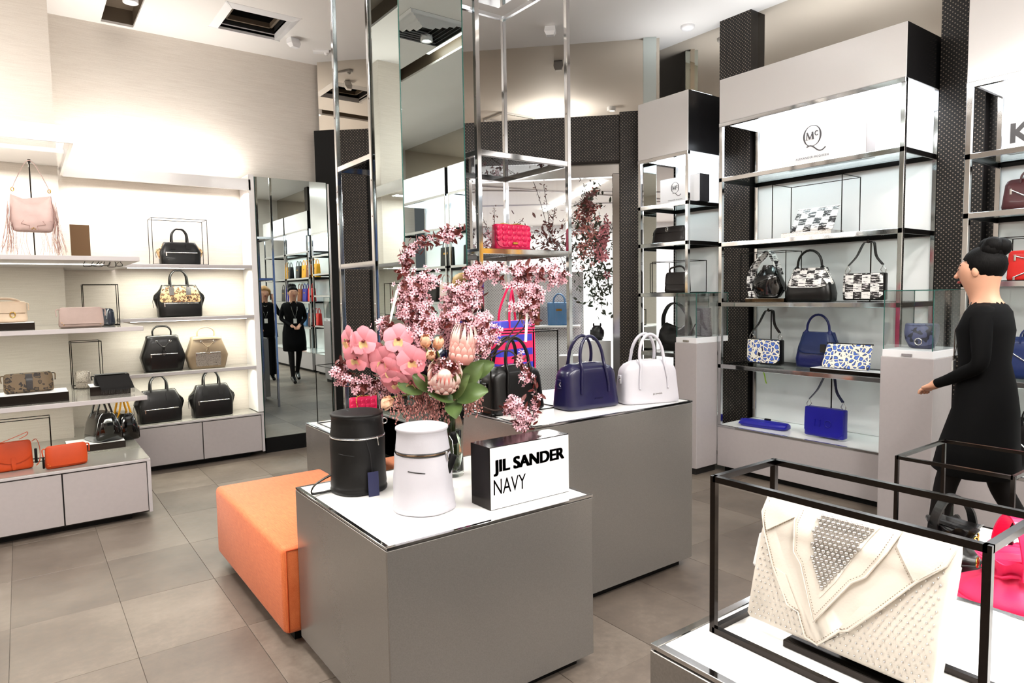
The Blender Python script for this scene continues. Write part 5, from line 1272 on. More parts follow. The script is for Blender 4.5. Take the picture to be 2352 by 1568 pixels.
# stud triangle: big domed studs
sm = MB().ball((0, 0, 0), .0034, 10, 6, (1, .8, 1)).build('dome_stud', 'silver', fo)
tri = [(.324, .965), (.314, .811), (.333, .668), (.362, .559), (.431, .343), (.497, .49), (.566, .702), (.653, .965)]
sheetpoly(tri, .0085, .002, 'lea_offwhite', 'stud_panel', fo)
def inside(p, poly):
    x, y = p; c = False
    for (x0, y0), (x1, y1) in zip(poly, poly[1:] + poly[:1]):
        if (y0 > y) != (y1 > y) and x < (x1 - x0) * (y - y0) / (y1 - y0) + x0: c = not c
    return c
first = True; row = 0; v = .945
while v > .34:
    u = .30 + (.0135 if row % 2 else 0)
    while u < .68:
        if inside((u, v), inset(tri, .07)):
            x, _, z = cp(u, v); loc = (x, b.F(x, z, .0095), z)
            if first: sm.location = loc; first = False
            else: o = bpy.data.objects.new('dome_stud', sm.data); COL.objects.link(o); o.parent = fo; o.location = loc
        u += .027
    v -= .0325; row += 1
# small pin studs over the rest of the front
mb = MB(); v = .04; row = 0
while v < .9:
    u = .03 + (.016 if row % 2 else 0)
    while u < .985:
        if not inside((u, v), flap):
            x, _, z = cp(u, v); mb.ball((x, b.F(x, z, .0008), z), .0016, 6, 4)
        u += .032
    v += .044; row += 1
mb.build('pin_studs', 'silver', t)['kind'] = 'stuff'
MB().bbox(-CW / 2 - .012, -CW / 2 - .002, -.006, .004, CH * .40, CH * .68, .003).build('price_tag', 'white_plastic', t)
t = thing('clutch_prop', 'low dark wedge propping up the studded clutch', 'stand', (1.03, .51, .91), RW)
MB().bbox(-.085, .11, -.045, .05, 0, .012, .001).build('base', 'gunmetal', t)
MB().bbox(-.05, .07, .072, .078, .0, .09, .001).bbox(-.05, .07, .045, .078, 0, .006, .001).build('rest', 'gunmetal', t)
# ================================================================= VASE AND BOUQUET
VX, VY = 1.505, 2.51
t = thing('vase', 'tall clear glass vase full of green stems', 'vase', (VX, VY, .70))
MB().lathe([(.052, 0), (.054, .004), (.052, .10), (.056, .22), (.064, .335), (.0615, .335), (.0535, .22), (.0495, .10), (.0495, .022), (.001, .020)], 32, cap=False).build('glass', 'vase_glass', t)
MB().lathe([(.001, .0215), (.0428, .0215), (.0428, .10), (.046, .20), (.001, .20)], 28, cap=False).build('water', 'water', t)
for k in range(13):
    a = random.uniform(0, 6.28); r0 = random.uniform(.008, .03); r1 = random.uniform(.012, .045); a1 = a + random.uniform(1.5, 4)
    MB().tube([(r0 * math.cos(a), r0 * math.sin(a), .028), (.5 * (r0 * math.cos(a) + r1 * math.cos(a1)), .5 * (r0 * math.sin(a) + r1 * math.sin(a1)), .19), (r1 * math.cos(a1), r1 * math.sin(a1), .36)], random.uniform(.0035, .0065), 7).build('stem', 'stem_green' if k % 3 else 'stem_brown', t)
# bouquet frame: u to the viewer's right, d away from the viewer, z up (metres from the vase foot)
UR = Vector((.804, -.594, 0)); UD = Vector((.594, .804, 0))
def bq(u, z, d=0): return Vector((VX, VY, .70)) + UR * u + UD * d + Vector((0, 0, z))
def pq(px, py, d=0): return bq((px - 1036) / 527, (1098 - py) / 527, d)      # sketch units -> metres
rnd = random.Random(11)
def orient(n_, spin=0):
    q = Vector(n_).normalized().to_track_quat('Z', 'Y'); return q.to_matrix().to_4x4() @ Matrix.Rotation(spin, 4, 'Z')
def blossom(mb, eye, p, nrm, s):
    M = Matrix.Translation(p) @ orient(nrm, rnd.uniform(0, 6))
    vs = [(0, 0, 0)]; fs = []
    for k in range(5):
        a = 2 * PI * k / 5; h = .10
        for da, r, z in ((-.42, .62, .12), (-.22, 1.0, .22), (.22, 1.0, .22), (.42, .62, .12)):
            vs.append((s * r * math.cos(a + da), s * r * math.sin(a + da), s * z))
        i = 1 + 4 * k; fs += [(0, i, i + 1, i + 2, i + 3)]
    mb.add([M @ Vector(v) for v in vs], fs)
    e = [M @ Vector((s * .27 * math.cos(q), s * .27 * math.sin(q), s * .12)) for q in (0, 1.26, 2.51, 3.77, 5.03)]
    eye.add(e + [M @ Vector((0, 0, s * .16))], [(0, 1, 5), (1, 2, 5), (2, 3, 5), (3, 4, 5), (4, 0, 5)])
def leafq(mb, p, nrm, s, ax):
    M = Matrix.Translation(p) @ orient(nrm, ax)
    mb.add([M @ Vector(v) for v in ((0, 0, 0), (.3 * s, .20 * s, .05 * s), (.7 * s, .16 * s, .10 * s), (s, 0, .05 * s), (.7 * s, -.16 * s, .10 * s), (.3 * s, -.20 * s, .05 * s), (.5 * s, 0, -.02 * s))],
           [(0, 1, 6), (1, 2, 6), (2, 3, 6), (3, 4, 6), (4, 5, 6), (5, 0, 6)], True)
def branch(label, pts, nb, nl, spread=.03, start=.25, twigs=6, size=.0135):
    """blossom branch; the thing sits where the branch leaves the vase"""
    P = spline([pq(*q) for q in pts], 8); base = P[0].copy()
    t = thing('blossom_branch', label, 'branch', base, 0, 'flowering plum branches in the vase')
    P = [p - base for p in P]; n = len(P)
    mb = MB().tube(P, [.0048 * (1 - .7 * i / n) for i in range(n)], 6); tips = []
    for k in range(twigs):
        i = int(n * rnd.uniform(start, .97)); d = Vector((rnd.gauss(0, 1), rnd.gauss(0, 1), rnd.gauss(.2, 1))).normalized(); L = rnd.uniform(.03, .075)
        q = [P[min(i, n - 1)], P[min(i, n - 1)] + d * L * .5 + Vector((0, 0, .006)), P[min(i, n - 1)] + d * L]; mb.tube(q, .0014, 5); tips.append(q)
    mb.build('twig', 'twig', t)
    bl, ey, lf = MB(), MB(), MB()
    for k in range(int(nb * 1.5)):
        if tips and rnd.random() < .55:
            q = rnd.choice(tips); c = q[0].lerp(q[2], rnd.random())
        else: c = P[min(n - 1, int(n * rnd.uniform(start, 1)))]
        d = Vector((rnd.gauss(0, 1), rnd.gauss(0, 1), rnd.gauss(0, 1))).normalized(); p = c + d * rnd.uniform(.006, spread)
        blossom(bl, ey, p, d * .8 - UD * .7 + Vector((0, 0, .2)), size * rnd.uniform(.8, 1.15))
    for k in range(int(nl * 3.6)):
        c = P[min(n - 1, int(n * rnd.uniform(start, 1)))]; d = Vector((rnd.gauss(0, 1), rnd.gauss(0, 1), rnd.gauss(0, 1))).normalized()
        leafq(lf, c + d * rnd.uniform(.006, spread * 1.15), d - UD * .5, rnd.uniform(.024, .046), rnd.uniform(0, 6))
    for m_, nm, mt in ((bl, 'blossoms', 'petal_cherry'), (ey, 'blossom_centres', 'blossom_eye'), (lf, 'leaves', 'leaf_plum')):
        if m_.v: m_.build(nm, mt, t)['kind'] = 'stuff'
    return t
BR = [('plum branch curving up the left of the mirror column to a dark leafy tip', [(1030, 930, 0), (985, 800, .0), (948, 690, .02), (938, 620, .02), (955, 570, .0), (1000, 555, -.02), (1062, 538, -.03)], 120, 46, .032, .30, 12),
      ('plum branch rising straight through the bouquet centre', [(1034, 930, .01), (1010, 820, -.02), (985, 730, -.03), (965, 660, -.02), (1000, 640, -.02)], 170, 22, .05, .35, 16),
      ('plum branch leaning right behind the protea to the tower post', [(1040, 930, .01), (1045, 830, .0), (1075, 750, -.01), (1098, 680, 0), (1092, 630, .0), (1120, 622, 0), (1162, 628, 0)], 170, 20, .042, .32, 16),
      ('longest plum branch arching to the far right above the tote', [(1044, 930, .0), (1090, 850, -.03), (1150, 795, -.04), (1205, 760, -.04), (1232, 705, -.03), (1212, 655, -.02), (1196, 625, -.02), (1245, 625, -.02), (1303, 643, -.02)], 190, 40, .036, .42, 14),
      ('plum branch with a dense pink cluster above the black bowling bag', [(1042, 930, -.02), (1080, 850, -.05), (1110, 800, -.06), (1125, 770, -.06), (1110, 730, -.05)], 150, 12, .045, .4, 14),
      ('thin plum branch drooping in an arc over the right of the black bag', [(1046, 930, 0), (1100, 850, -.04), (1170, 805, -.06), (1212, 850, -.07), (1236, 900, -.07), (1228, 950, -.07), (1208, 985, -.07)], 52, 12, .02, .42, 6),
      ('low plum branch hanging in front of the middle table', [(1046, 930, -.02), (1090, 925, -.06), (1140, 940, -.08), (1180, 930, -.09), (1205, 940, -.09), (1195, 975, -.09)], 100, 16, .034, .5, 8),
      ('plum branch reaching left past the orchids to the tower post', [(1022, 930, 0), (960, 880, -.02), (900, 860, -.02), (850, 885, -.02), (800, 865, -.02), (785, 835, -.02)], 70, 22, .026, .45, 8),
      ('low left plum branch above the pink quilted bag', [(1020, 932, 0), (950, 905, -.02), (900, 895, -.02), (850, 885, -.03), (825, 890, -.03)], 55, 16, .026, .4, 7),
      ('plum branch filling the upper left of the bouquet', [(1030, 930, .03), (990, 820, .03), (955, 740, .04), (930, 690, .04), (950, 650, .03)], 150, 16, .046, .4, 14),
      ('plum branch at the back of the bouquet near the mirror edge', [(1036, 930, .04), (1030, 810, .06), (1040, 720, .06), (1050, 670, .06)], 160, 14, .06, .4, 16),
      ('short plum sprig with dark leaves in front of the round protea', [(1030, 930, -.05), (1030, 880, -.12), (1020, 845, -.14), (1050, 835, -.13)], 40, 26, .04, .4, 6),
      ('short plum sprig among the orchids on the left', [(1024, 930, 0), (980, 870, -.05), (930, 820, -.07), (900, 760, -.05), (890, 735, -.04)], 60, 18, .032, .4, 8)]
BR += [('plum branch crossing the bouquet centre below the column edge', [(1032, 930, -.02), (1000, 850, -.05), (975, 790, -.06), (1010, 740, -.05), (1060, 725, -.04)], 150, 16, .045, .4, 16),
      ('plum branch spreading left of centre beside the paper strip', [(1030, 930, -.01), (985, 850, -.03), (955, 780, -.03), (945, 720, -.02), (975, 690, -.02)], 130, 14, .04, .4, 14),
      ('plum branch fanning right of centre above the tall protea', [(1040, 930, -.01), (1060, 850, -.02), (1085, 780, -.03), (1070, 710, -.02), (1085, 660, -.02)], 140, 14, .042, .4, 14),
      ('plum sprig hanging beside the blue window tote', [(1044, 930, .0), (1110, 840, -.03), (1170, 780, -.04), (1210, 720, -.04), (1232, 668, -.03), (1215, 690, -.05), (1210, 715, -.05)], 90, 16, .032, .62, 8)]
for a in BR: branch(*a)
# ---- orchids: five pointed petals and a yellow lip
def orchid_part(t, p, nrm, s, spin):
    M = Matrix.Translation(p) @ orient(nrm, spin); mb = MB()
    for k, (a, L, w_) in enumerate(((90, 1.0, .40), (90 + 68, .95, .46), (90 - 68, .95, .46), (90 + 140, .95, .40), (90 - 140, .95, .40))):
        a = math.radians(a); ca, sa = math.cos(a), math.sin(a); i = len(mb.v)
        def g(u, v, L=L, w_=w_):
            r = .08 + (L - .08) * v; ww = w_ * 1.12 * math.sqrt(max(0.0004, 1 - ((v - .58) / .59 if v < .58 else (v - .58) / .421) ** 2)) ; x = (u - .5) * 2 * ww
            return (x, r, .10 * math.sin(PI * v) + .14 * v * v - .25 * (x / max(w_, .01)) ** 2 * .22 + .06)
        mb.grid(g, 4, 6); mb.xf(Matrix.Rotation(a - PI / 2, 4, 'Z') @ Matrix.Scale(s, 4), i)
    o = mb.build('flower', 'orchid', t); o.matrix_local = M
    l = MB().grid(lambda u, v: ((u - .5) * .52 * s * (1.1 - .4 * abs(v - .6)), -(.05 + .42 * v) * s, (.22 - .12 * v + .9 * (u - .5) ** 2 * (1 - .3 * v)) * s), 5, 5).build('lip', 'orchid_lip', o)
    MB().ball((0, -.02 * s, .24 * s), .13 * s, 8, 6, (1, .9, 1.2)).build('throat', 'orchid_throat', o)
def spray(label, stem, flowers, s):
    P = spline([pq(*q) for q in stem], 6); base = P[0].copy(); t = thing('orchid_spray', label, 'flower', base, 0, 'orchid sprays in the vase')
    MB().tube([p - base for p in P], .004, 7).build('stem', 'stem_green', t)
    for px, py, d, nx, nz in flowers:
        orchid_part(t, pq(px, py, d) - base, -UD * 1.0 + UR * nx + Vector((0, 0, nz)), s * rnd.uniform(.92, 1.08), rnd.uniform(-.35, .35))
spray('pink orchid spray arching to the left edge of the bouquet', [(1020, 930, 0), (960, 850, -.04), (900, 800, -.05), (840, 790, -.05), (800, 775, -.04)],
      [(852, 778, -.09, -.15, .2), (833, 815, -.08, -.35, -.15), (872, 812, -.07, .0, .05), (815, 778, -.05, -1.2, .1), (926, 776, -.08, .25, .35), (893, 822, -.09, -.1, -.1)], .068)
spray('deeper pink orchid spray low at the front of the bouquet', [(1024, 930, -.02), (980, 880, -.08), (940, 850, -.09), (910, 845, -.08)],
      [(908, 843, -.10, -.2, -.1), (958, 822, -.11, .1, .1), (955, 868, -.10, -.1, -.4), (920, 868, -.09, -.2, -.6)], .066)
# ---- proteas: overlapping pointed bracts
def protea(label, px, py, d, Hh, R, tilt, open_):
    base = pq(px, py, d); t = thing('protea', label, 'flower', base, 0, 'proteas in the vase')
    M0 = orient(tilt)
    def br(L, w_, c): return MB().grid(lambda u, v: ((u - .5) * 2 * w_ * math.sin(PI * min(.98, .22 + .76 * v)) ** .8, c * math.sin(PI * v * .5) * 1.0 - .3 * w_ * (2 * u - 1) ** 2 * -1, L * v), 4, 6)
    for ring_, (n, L, r, lean, w_) in enumerate(((9, Hh, R * .30, -.02, .012), (12, Hh * .98, R * .45, .10, .012), (13, Hh * .82, R * .56, .16, .0135), (13, Hh * .6, R * .66, .24, .015), (12, Hh * .36, R * .72, .34, .016))):
        me = None
        for k in range(n):
            a = 2 * PI * (k + .5 * (ring_ % 2)) / n
            if me is None:
                m2 = MB().grid(lambda u, v: ((u - .5) * 2 * w_ * math.sin(PI * min(.985, .30 + .685 * v)) ** 1.15, -(R - r) * 1.5 * math.sin(PI * min(1, v * .62)) + .12 * (2 * u - 1) ** 2 * w_ + (R - r) * 1.25 * open_ * v * v, L * v), 4, 7)
                o = m2.build('bract', 'protea', t); me = o.data
            else: o = bpy.data.objects.new('bract', me); COL.objects.link(o); o.parent = t
            o.matrix_local = M0 @ Matrix.Rotation(a, 4, 'Z') @ Matrix.Translation((0, -r, 0)) @ Matrix.Rotation(.0, 4, 'X')
    MB().ball((0, 0, Hh * .4), R * .5, 12, 8, (1, 1, 1.4)).xf(M0).build('heart', 'protea', t)
    MB().tube([(0, 0, .01), tuple((bq(0, .30) - base) * .5), tuple(bq(0, .30) - base)], .006, 7).build('stem', 'stem_green', t)
protea('tall half-closed pink protea right of the bouquet centre', 1066, 832, -.09, .175, .056, (.10, -.1, 1), .75)
protea('round pink protea low in the bouquet centre', 1030, 880, -.14, .125, .066, (-.25, -.55, .8), .5)
# ---- tulips
def tulip(label, px, py, d, axis, s, stem_to):
    base = pq(px, py, d); t = thing('tulip', label, 'flower', base, 0, 'peach tulips in the vase'); M0 = orient(axis); me = None
    for k in range(6):
        if me is None:
            o = MB().grid(lambda u, v: ((u - .5) * 2 * .42 * s * math.sin(PI * min(.97, .2 + .75 * v)), -.38 * s * math.sin(PI * min(1, v * .75)) + .25 * s * (2 * u - 1) ** 2 * .5, s * v), 4, 6).build('petal', 'tulip', t); me = o.data
        else: o = bpy.data.objects.new('petal', me); COL.objects.link(o); o.parent = t
        o.matrix_local = M0 @ Matrix.Rotation(PI * k / 3, 4, 'Z') @ Matrix.Scale(1 - .08 * (k % 2), 4)
    MB().tube(spline([(0, 0, 0), tuple((stem_to - base) * .45 + Vector((0, 0, .02))), tuple(stem_to - base)], 6), .0035, 6).build('stem', 'stem_green', t)
tulip('open peach tulip drooping beside the lower pink bag', 906, 908, -.06, (-.45, .25, -.6), .062, bq(-.02, .33))
tulip('peach tulip upright beside the tall protea', 988, 792, -.10, (-.2, -.5, 1), .058, bq(-.01, .33))
tulip('peach tulip behind the first in the bouquet centre', 1012, 796, -.09, (.2, -.5, 1), .055, bq(0, .33))
tulip('pale peach ruffled tulip facing forward in the bouquet centre', 1000, 812, -.14, (-.35, -1, .4), .05, bq(0, .33))
tulip('peach tulip half hidden right of the tall protea', 1100, 806, -.06, (.7, -.2, .6), .06, bq(.01, .33))
# ---- broad green leaves round the collar
LV = [(1035, 905, -.14, (-.5, -.8, .1), .12), (1060, 890, -.15, (.5, -.6, .5), .13), (1075, 905, -.14, (.9, -.5, .15), .14), (1050, 925, -.14, (.1, -1, -.3), .11), (965, 890, -.10, (-1, .2, .2), .11), (985, 880, -.11, (-.6, -.3, .5), .10), (1085, 870, -.10, (.8, .1, .8), .13), (1095, 860, -.08, (1, .2, .4), .13), (1070, 860, -.07, (.4, .3, 1), .11)]
for i, (px, py, d, ax, L) in enumerate(LV):
    base = pq(px, py, d) ; w_ = L * .34
    nm = ('protea leaf below the round protea', 'broad protea leaf under the round protea, right side', 'protea leaf pointing right over the black bag', 'protea leaf drooping over the vase rim', 'protea leaf pointing left under the orchids', 'protea leaf between orchids and round protea', 'upright protea leaf right of the tall protea', 'narrow protea leaf pointing right at the bouquet edge', 'upright protea leaf behind the tall protea')[i]
    A = (UR * ax[0] + UD * ax[1] * .35 + Vector((0, 0, ax[2]))).normalized()
    up = (-UD * .8 + Vector((0, 0, .6))); sd = A.cross(up).normalized(); nn = sd.cross(A).normalized()
    o = MB().grid(lambda u, v: tuple(A * (L * v - .03) + sd * ((u - .5) * 2 * w_ * math.sin(PI * min(.97, .12 + .84 * v)) ** .75) + nn * (.18 * L * math.sin(PI * v * .7) + .5 * w_ * (2 * u - 1) ** 2 * .5)), 6, 8).build('green_leaf', 'leaf_green', None, tuple(base))
    tag(o, 'grey-green ' + nm, 'leaf', 'protea leaves round the vase mouth')
# ---- drooping berry heather
for i, (px, py, n, L, lab) in enumerate(((975, 905, 26, .11, 'dusty pink berry sprig drooping at the left of the vase'), (1010, 915, 24, .12, 'dusty pink berry sprig drooping over the vase front'), (945, 920, 20, .09, 'dusty pink berry sprig at the far left under the orchids'), (1085, 905, 20, .10, 'dusty pink berry sprig drooping at the right of the vase'))):
    base = pq(px, py, -.06); t = thing('berry_sprig', lab, 'flower', base, 0, 'berry sprigs in the vase'); mb = MB(); st = MB()
    for k in range(n):
        o = Vector((0, 0, 0)) + UR * rnd.gauss(0, .028) + UD * rnd.gauss(-.02, .02) + Vector((0, 0, rnd.uniform(-.02, .05))); e = o + UR * rnd.gauss(0, .018) + UD * rnd.uniform(-.03, .01) + Vector((0, 0, -L * rnd.uniform(.5, 1.0)))
        st.tube([o, o.lerp(e, .5) - UD * .01, e], .0009, 4)
        for q in range(13):
            p = o.lerp(e, (q + .5) / 13) + Vector((rnd.gauss(0, .004), rnd.gauss(0, .004), rnd.gauss(0, .003))); mb.ball(p, rnd.uniform(.0028, .0044), 5, 4, (1, 1, 1.3))
    mb.build('berries', 'berry', t)['kind'] = 'stuff'; st.build('twigs', 'twig', t)['kind'] = 'stuff'
for px0, py0, px1, py1, d, lab in ((924, 665, 905, 738, -.05, 'white paper strip tied to a branch left of the column'), (1217, 722, 1213, 786, -.06, 'white paper strip hanging from a branch in front of the tote')):
    a, b_ = pq(px0, py0, d), pq(px1, py1, d); o = MB().tube([(0, 0, 0), tuple((b_ - a) * .5 + UD * .004), tuple(b_ - a)], 0, flat=(.011, .0012), up=tuple(UR)).build('paper_tag', 'paper', None, tuple(a)); tag(o, lab, 'tag')
# ================================================================= PEOPLE
def person(label, loc, rz, J, outfit, hair, hold=None, height=1.0):
    """J: joint overrides. Body grown from a joint skeleton; local +y is forward"""
    t = thing('person', label, 'person', loc, rz)
    j = dict(pel=(0, 0, .95), spi=(0, .01, 1.10), che=(0, 0, 1.29), nec=(0, .012, 1.425), hd0=(0, .03, 1.50), hd1=(0, .045, 1.57), hd2=(0, .035, 1.64))
    for s, n in ((-1, 'l'), (1, 'r')):
        j.update({n + 'sh': (s * .155, 0, 1.375), n + 'el': (s * .21, -.02, 1.12), n + 'wr': (s * .07, .19, 1.0), n + 'hip': (s * .085, 0, .90), n + 'kn': (s * .085, .02, .49), n + 'an': (s * .085, 0, .085), n + 'to': (s * .095, .14, .03)})
    j.update(J)
    R = dict(pel=(.135, .10), spi=(.105, .085), che=(.135, .10), nec=(.052, .052), hd0=(.068, .082), hd1=(.092, .112), hd2=(.078, .095))
    for n in 'lr': R.update({n + 'sh': (.055, .055), n + 'el': (.042, .042), n + 'wr': (.026, .026), n + 'hip': (.085, .085), n + 'kn': (.056, .056), n + 'an': (.036, .036), n + 'to': (.034, .026)})
    E_ = [('pel', 'spi'), ('spi', 'che'), ('che', 'nec'), ('nec', 'hd0'), ('hd0', 'hd1'), ('hd1', 'hd2')]
    for n in 'lr': E_ += [('che', n + 'sh'), (n + 'sh', n + 'el'), (n + 'el', n + 'wr'), ('pel', n + 'hip'), (n + 'hip', n + 'kn'), (n + 'kn', n + 'an'), (n + 'an', n + 'to')]
    for n, s in (('l', -1), ('r', 1)):   # hand: palm, four fingers, thumb
        w_ = Vector(j[n + 'wr']); d = (w_ - Vector(j[n + 'el'])).normalized()
        if n == 'r' and hold: d = Vector((-.25, .1, 1)).normalized()
        sd = d.cross(Vector((0, 0, 1)) if abs(d.z) < .9 else Vector((0, 1, 0))).normalized(); nn = sd.cross(d)
        j[n + 'pa'] = tuple(w_ + d * .055); R[n + 'pa'] = (.030, .018); E_.append((n + 'wr', n + 'pa'))
        for q, (o, L) in enumerate(((-.024, .068), (-.008, .078), (.008, .074), (.022, .058))):
            a = n + 'f%d' % q; p = Vector(j[n + 'pa']); j[a + 'a'] = tuple(p + sd * o + d * (.02 + L * .45)); j[a + 'b'] = tuple(p + sd * o * 1.1 + d * (.01 + L * .8) - nn * .018)
            R[a + 'a'] = (.0085, .0085); R[a + 'b'] = (.0075, .0075); E_ += [(n + 'pa', a + 'a'), (a + 'a', a + 'b')]
        p = w_ + d * .02; j[n + 'ta'] = tuple(p + sd * .036 * -1 + d * .02); j[n + 'tb'] = tuple(p + sd * -.044 + d * .05); R[n + 'ta'] = (.011, .011); R[n + 'tb'] = (.008, .008); E_ += [(n + 'wr', n + 'ta'), (n + 'ta', n + 'tb')]
    K = list(j); ix = {k: i for i, k in enumerate(K)}
    me = bpy.data.meshes.new('body'); me.from_pydata([j[k] for k in K], [(ix[a], ix[b_]) for a, b_ in E_], []); ob = bpy.data.objects.new('body_skeleton', me); COL.objects.link(ob)
    md = ob.modifiers.new('skin', 'SKIN'); sv = me.skin_vertices[0].data
    for k in K: sv[ix[k]].radius = R[k]; sv[ix[k]].use_root = (k == 'pel')
    md.use_smooth_shade = True; ob.modifiers.new('sub', 'SUBSURF').levels = 2
    dg = bpy.context.evaluated_depsgraph_get(); bm_ = bpy.data.meshes.new_from_object(ob.evaluated_get(dg)); bpy.data.objects.remove(ob); bm_.name = 'body'
    bm_.materials.clear()
    for m_ in ('skin', 'cloth_black', 'tights'): bm_.materials.append(MATS[m_])
    W_ = [Vector(j[n + 'wr']) for n in 'lr']
    for p in bm_.polygons:
        c = p.center; hand = any((c - (w_ + (w_ - Vector(j[n + 'el'])).normalized() * .01)).length < .14 and (c - w_).dot(w_ - Vector(j[n + 'el'])) > 0 for w_, n in zip(W_, 'lr')) or (hold and (c - Vector(j['rpa'])).length < .11)
        p.material_index = 0 if (c.z > 1.415 and abs(c.x) < .10) or hand else (2 if c.z < .8 else 1); p.use_smooth = True
    b_ = bpy.data.objects.new('body', bm_); COL.objects.link(b_); b_.parent = t
    # clothing
    if outfit == 'dress': rows = [(1.415, .075, .055, 0), (1.405, .13, .075, 0), (1.37, .195, .095, 0), (1.28, .185, .122, .01), (1.12, .145, .108, .01), (1.0, .172, .125, .0), (.88, .195, .14, .0), (.70, .205, .17, .02), (.56, .20, .19, .03), (.55, .185, .175, .03)]
    else: rows = [(1.42, .075, .055, 0), (1.405, .14, .08, 0), (1.37, .205, .10, 0), (1.28, .20, .128, .01), (1.10, .185, .125, .01), (.95, .205, .14, .0), (.78, .22, .145, .0), (.775, .20, .13, 0)]
    MB().ring([[(hw * math.cos(a), yo + hd * math.sin(a) * (1 + .04 * math.sin(5 * a) * (z < .8)), z) for a in [2 * PI * k / 28 for k in range(28)]] for z, hw, hd, yo in rows]).build('dress' if outfit == 'dress' else 'jacket', 'cloth_black', t)
    for n in 'lr':
        a, c = Vector(j[n + 'an']), Vector(j[n + 'to']); MB().tube([a + Vector((0, -.02, .01)), a.lerp(c, .5) + Vector((0, 0, .0)), c + Vector((0, .02, -.002))], [.045, .040, .030], 10).build('shoe', 'lea_gloss_black', t)
        if outfit != 'dress': MB().tube([j[n + 'hip'], j[n + 'kn'], tuple(Vector(j[n + 'an']) + Vector((0, 0, .02)))], [.105, .085, .075], 12).build('trouser_leg', 'cloth_black', t)
    # face and hair
    h = Vector(j['hd1']); f = h + Vector((0, .088, -.005))
    for s in (-1, 1):
        MB().ball(tuple(f + Vector((s * .030, -.010, .018))), .009, 8, 6, (1.3, .6, .7)).build('eye', 'eye_dark', t)
        MB().ball(tuple(h + Vector((s * .078, .0, .0))), .022, 8, 6, (.4, .8, 1.2)).build('ear', 'skin', t)
        MB().tube([tuple(f + Vector((s * .016, -.004, .036))), tuple(f + Vector((s * .045, -.018, .038)))], .003, 5).build('eyebrow', hair, t)
    MB().ring([[tuple(f + Vector((x * k, y, z))) for x, y, z in ((-.013, -.01, -.022), (.013, -.01, -.022), (.0, .022 * k, -.02), (0, .0, .02))] for k in (1, .6)], smooth=True).ball(tuple(f + Vector((0, .008, -.016))), .012, 8, 6).build('nose', 'skin', t)
    MB().ball(tuple(f + Vector((0, -.004, -.046))), .018, 8, 6, (1.1, .5, .42)).build('mouth', 'lips', t)
    if outfit == 'dress':
        hm = MB().ball(tuple(h + Vector((0, -.022, .035))), .098, 16, 10, (.92, 1.0, .95)); k0 = len(hm.v)
        hm.v = [(x, y if not (y > h.y + .045 and z < h.z + .05) else h.y + .035, z) for x, y, z in hm.v]
        hm.build('hair', hair, t)
        b2 = MB()
        for q in range(7): b2.ball((h.x + rnd.uniform(-.03, .03), h.y - .05 + rnd.uniform(-.04, .03), h.z + .115 + rnd.uniform(-.02, .02)), .045, 10, 7)
        b2.build('hair_bun', hair, t)
    else:
        hm = MB().ball(tuple(h + Vector((0, -.02, .03))), .115, 16, 10, (1.0, 1.0, 1.0))
        hm.v = [(x + .006 * math.sin(40 * z), y if not (y > h.y + .03 and z < h.z + .055) else h.y + .02, z if z > h.z - .05 else z + .0) for x, y, z in hm.v]; hm.build('hair', hair, t)
    # lanyard badge
    MB().tube([(-.06, .06, 1.42), (-.045, .13, 1.28), (0, .142, 1.12), (.045, .13, 1.28), (.06, .06, 1.42)], .003, 5).build('lanyard', 'chrome_soft', t)
    MB().bbox(-.028, .028, .138, .144, 1.04, 1.12, .002).build('badge', 'paper', t)
    if hold:
        p = Vector(j['rpa']) + Vector((-.03, .0, .02)); MB().bbox(p.x - .006, p.x + .006, p.y - .03, p.y + .035, p.z - .06, p.z + .07, .003).build('phone', 'black_plinth', t)
        MB().tube([(.05, .085, 1.36), (0, .125, 1.33), (-.05, .085, 1.36)], .007, 7).build('necklace', 'silver', t)
    return t
person('woman in a black dress with a dark bun, walking left past the right shelves', (3.88, 1.26, 0), .12,
       {'lkn': (-.085, .14, .50), 'lan': (-.08, .20, .085), 'lto': (-.08, .34, .03), 'rkn': (.085, -.05, .48), 'ran': (.085, -.26, .13), 'rto': (.085, -.15, .035)}, 'dress', 'hair_black')
person('blonde woman in a black jacket on the phone, seen only in the mirror', (3.55, .70, 0), .15,
       {'rel': (.26, .06, 1.17), 'rwr': (.135, .12, 1.44), 'lel': (-.20, -.01, 1.12), 'lwr': (-.12, .17, .98)}, 'jacket', 'hair_blonde', True)
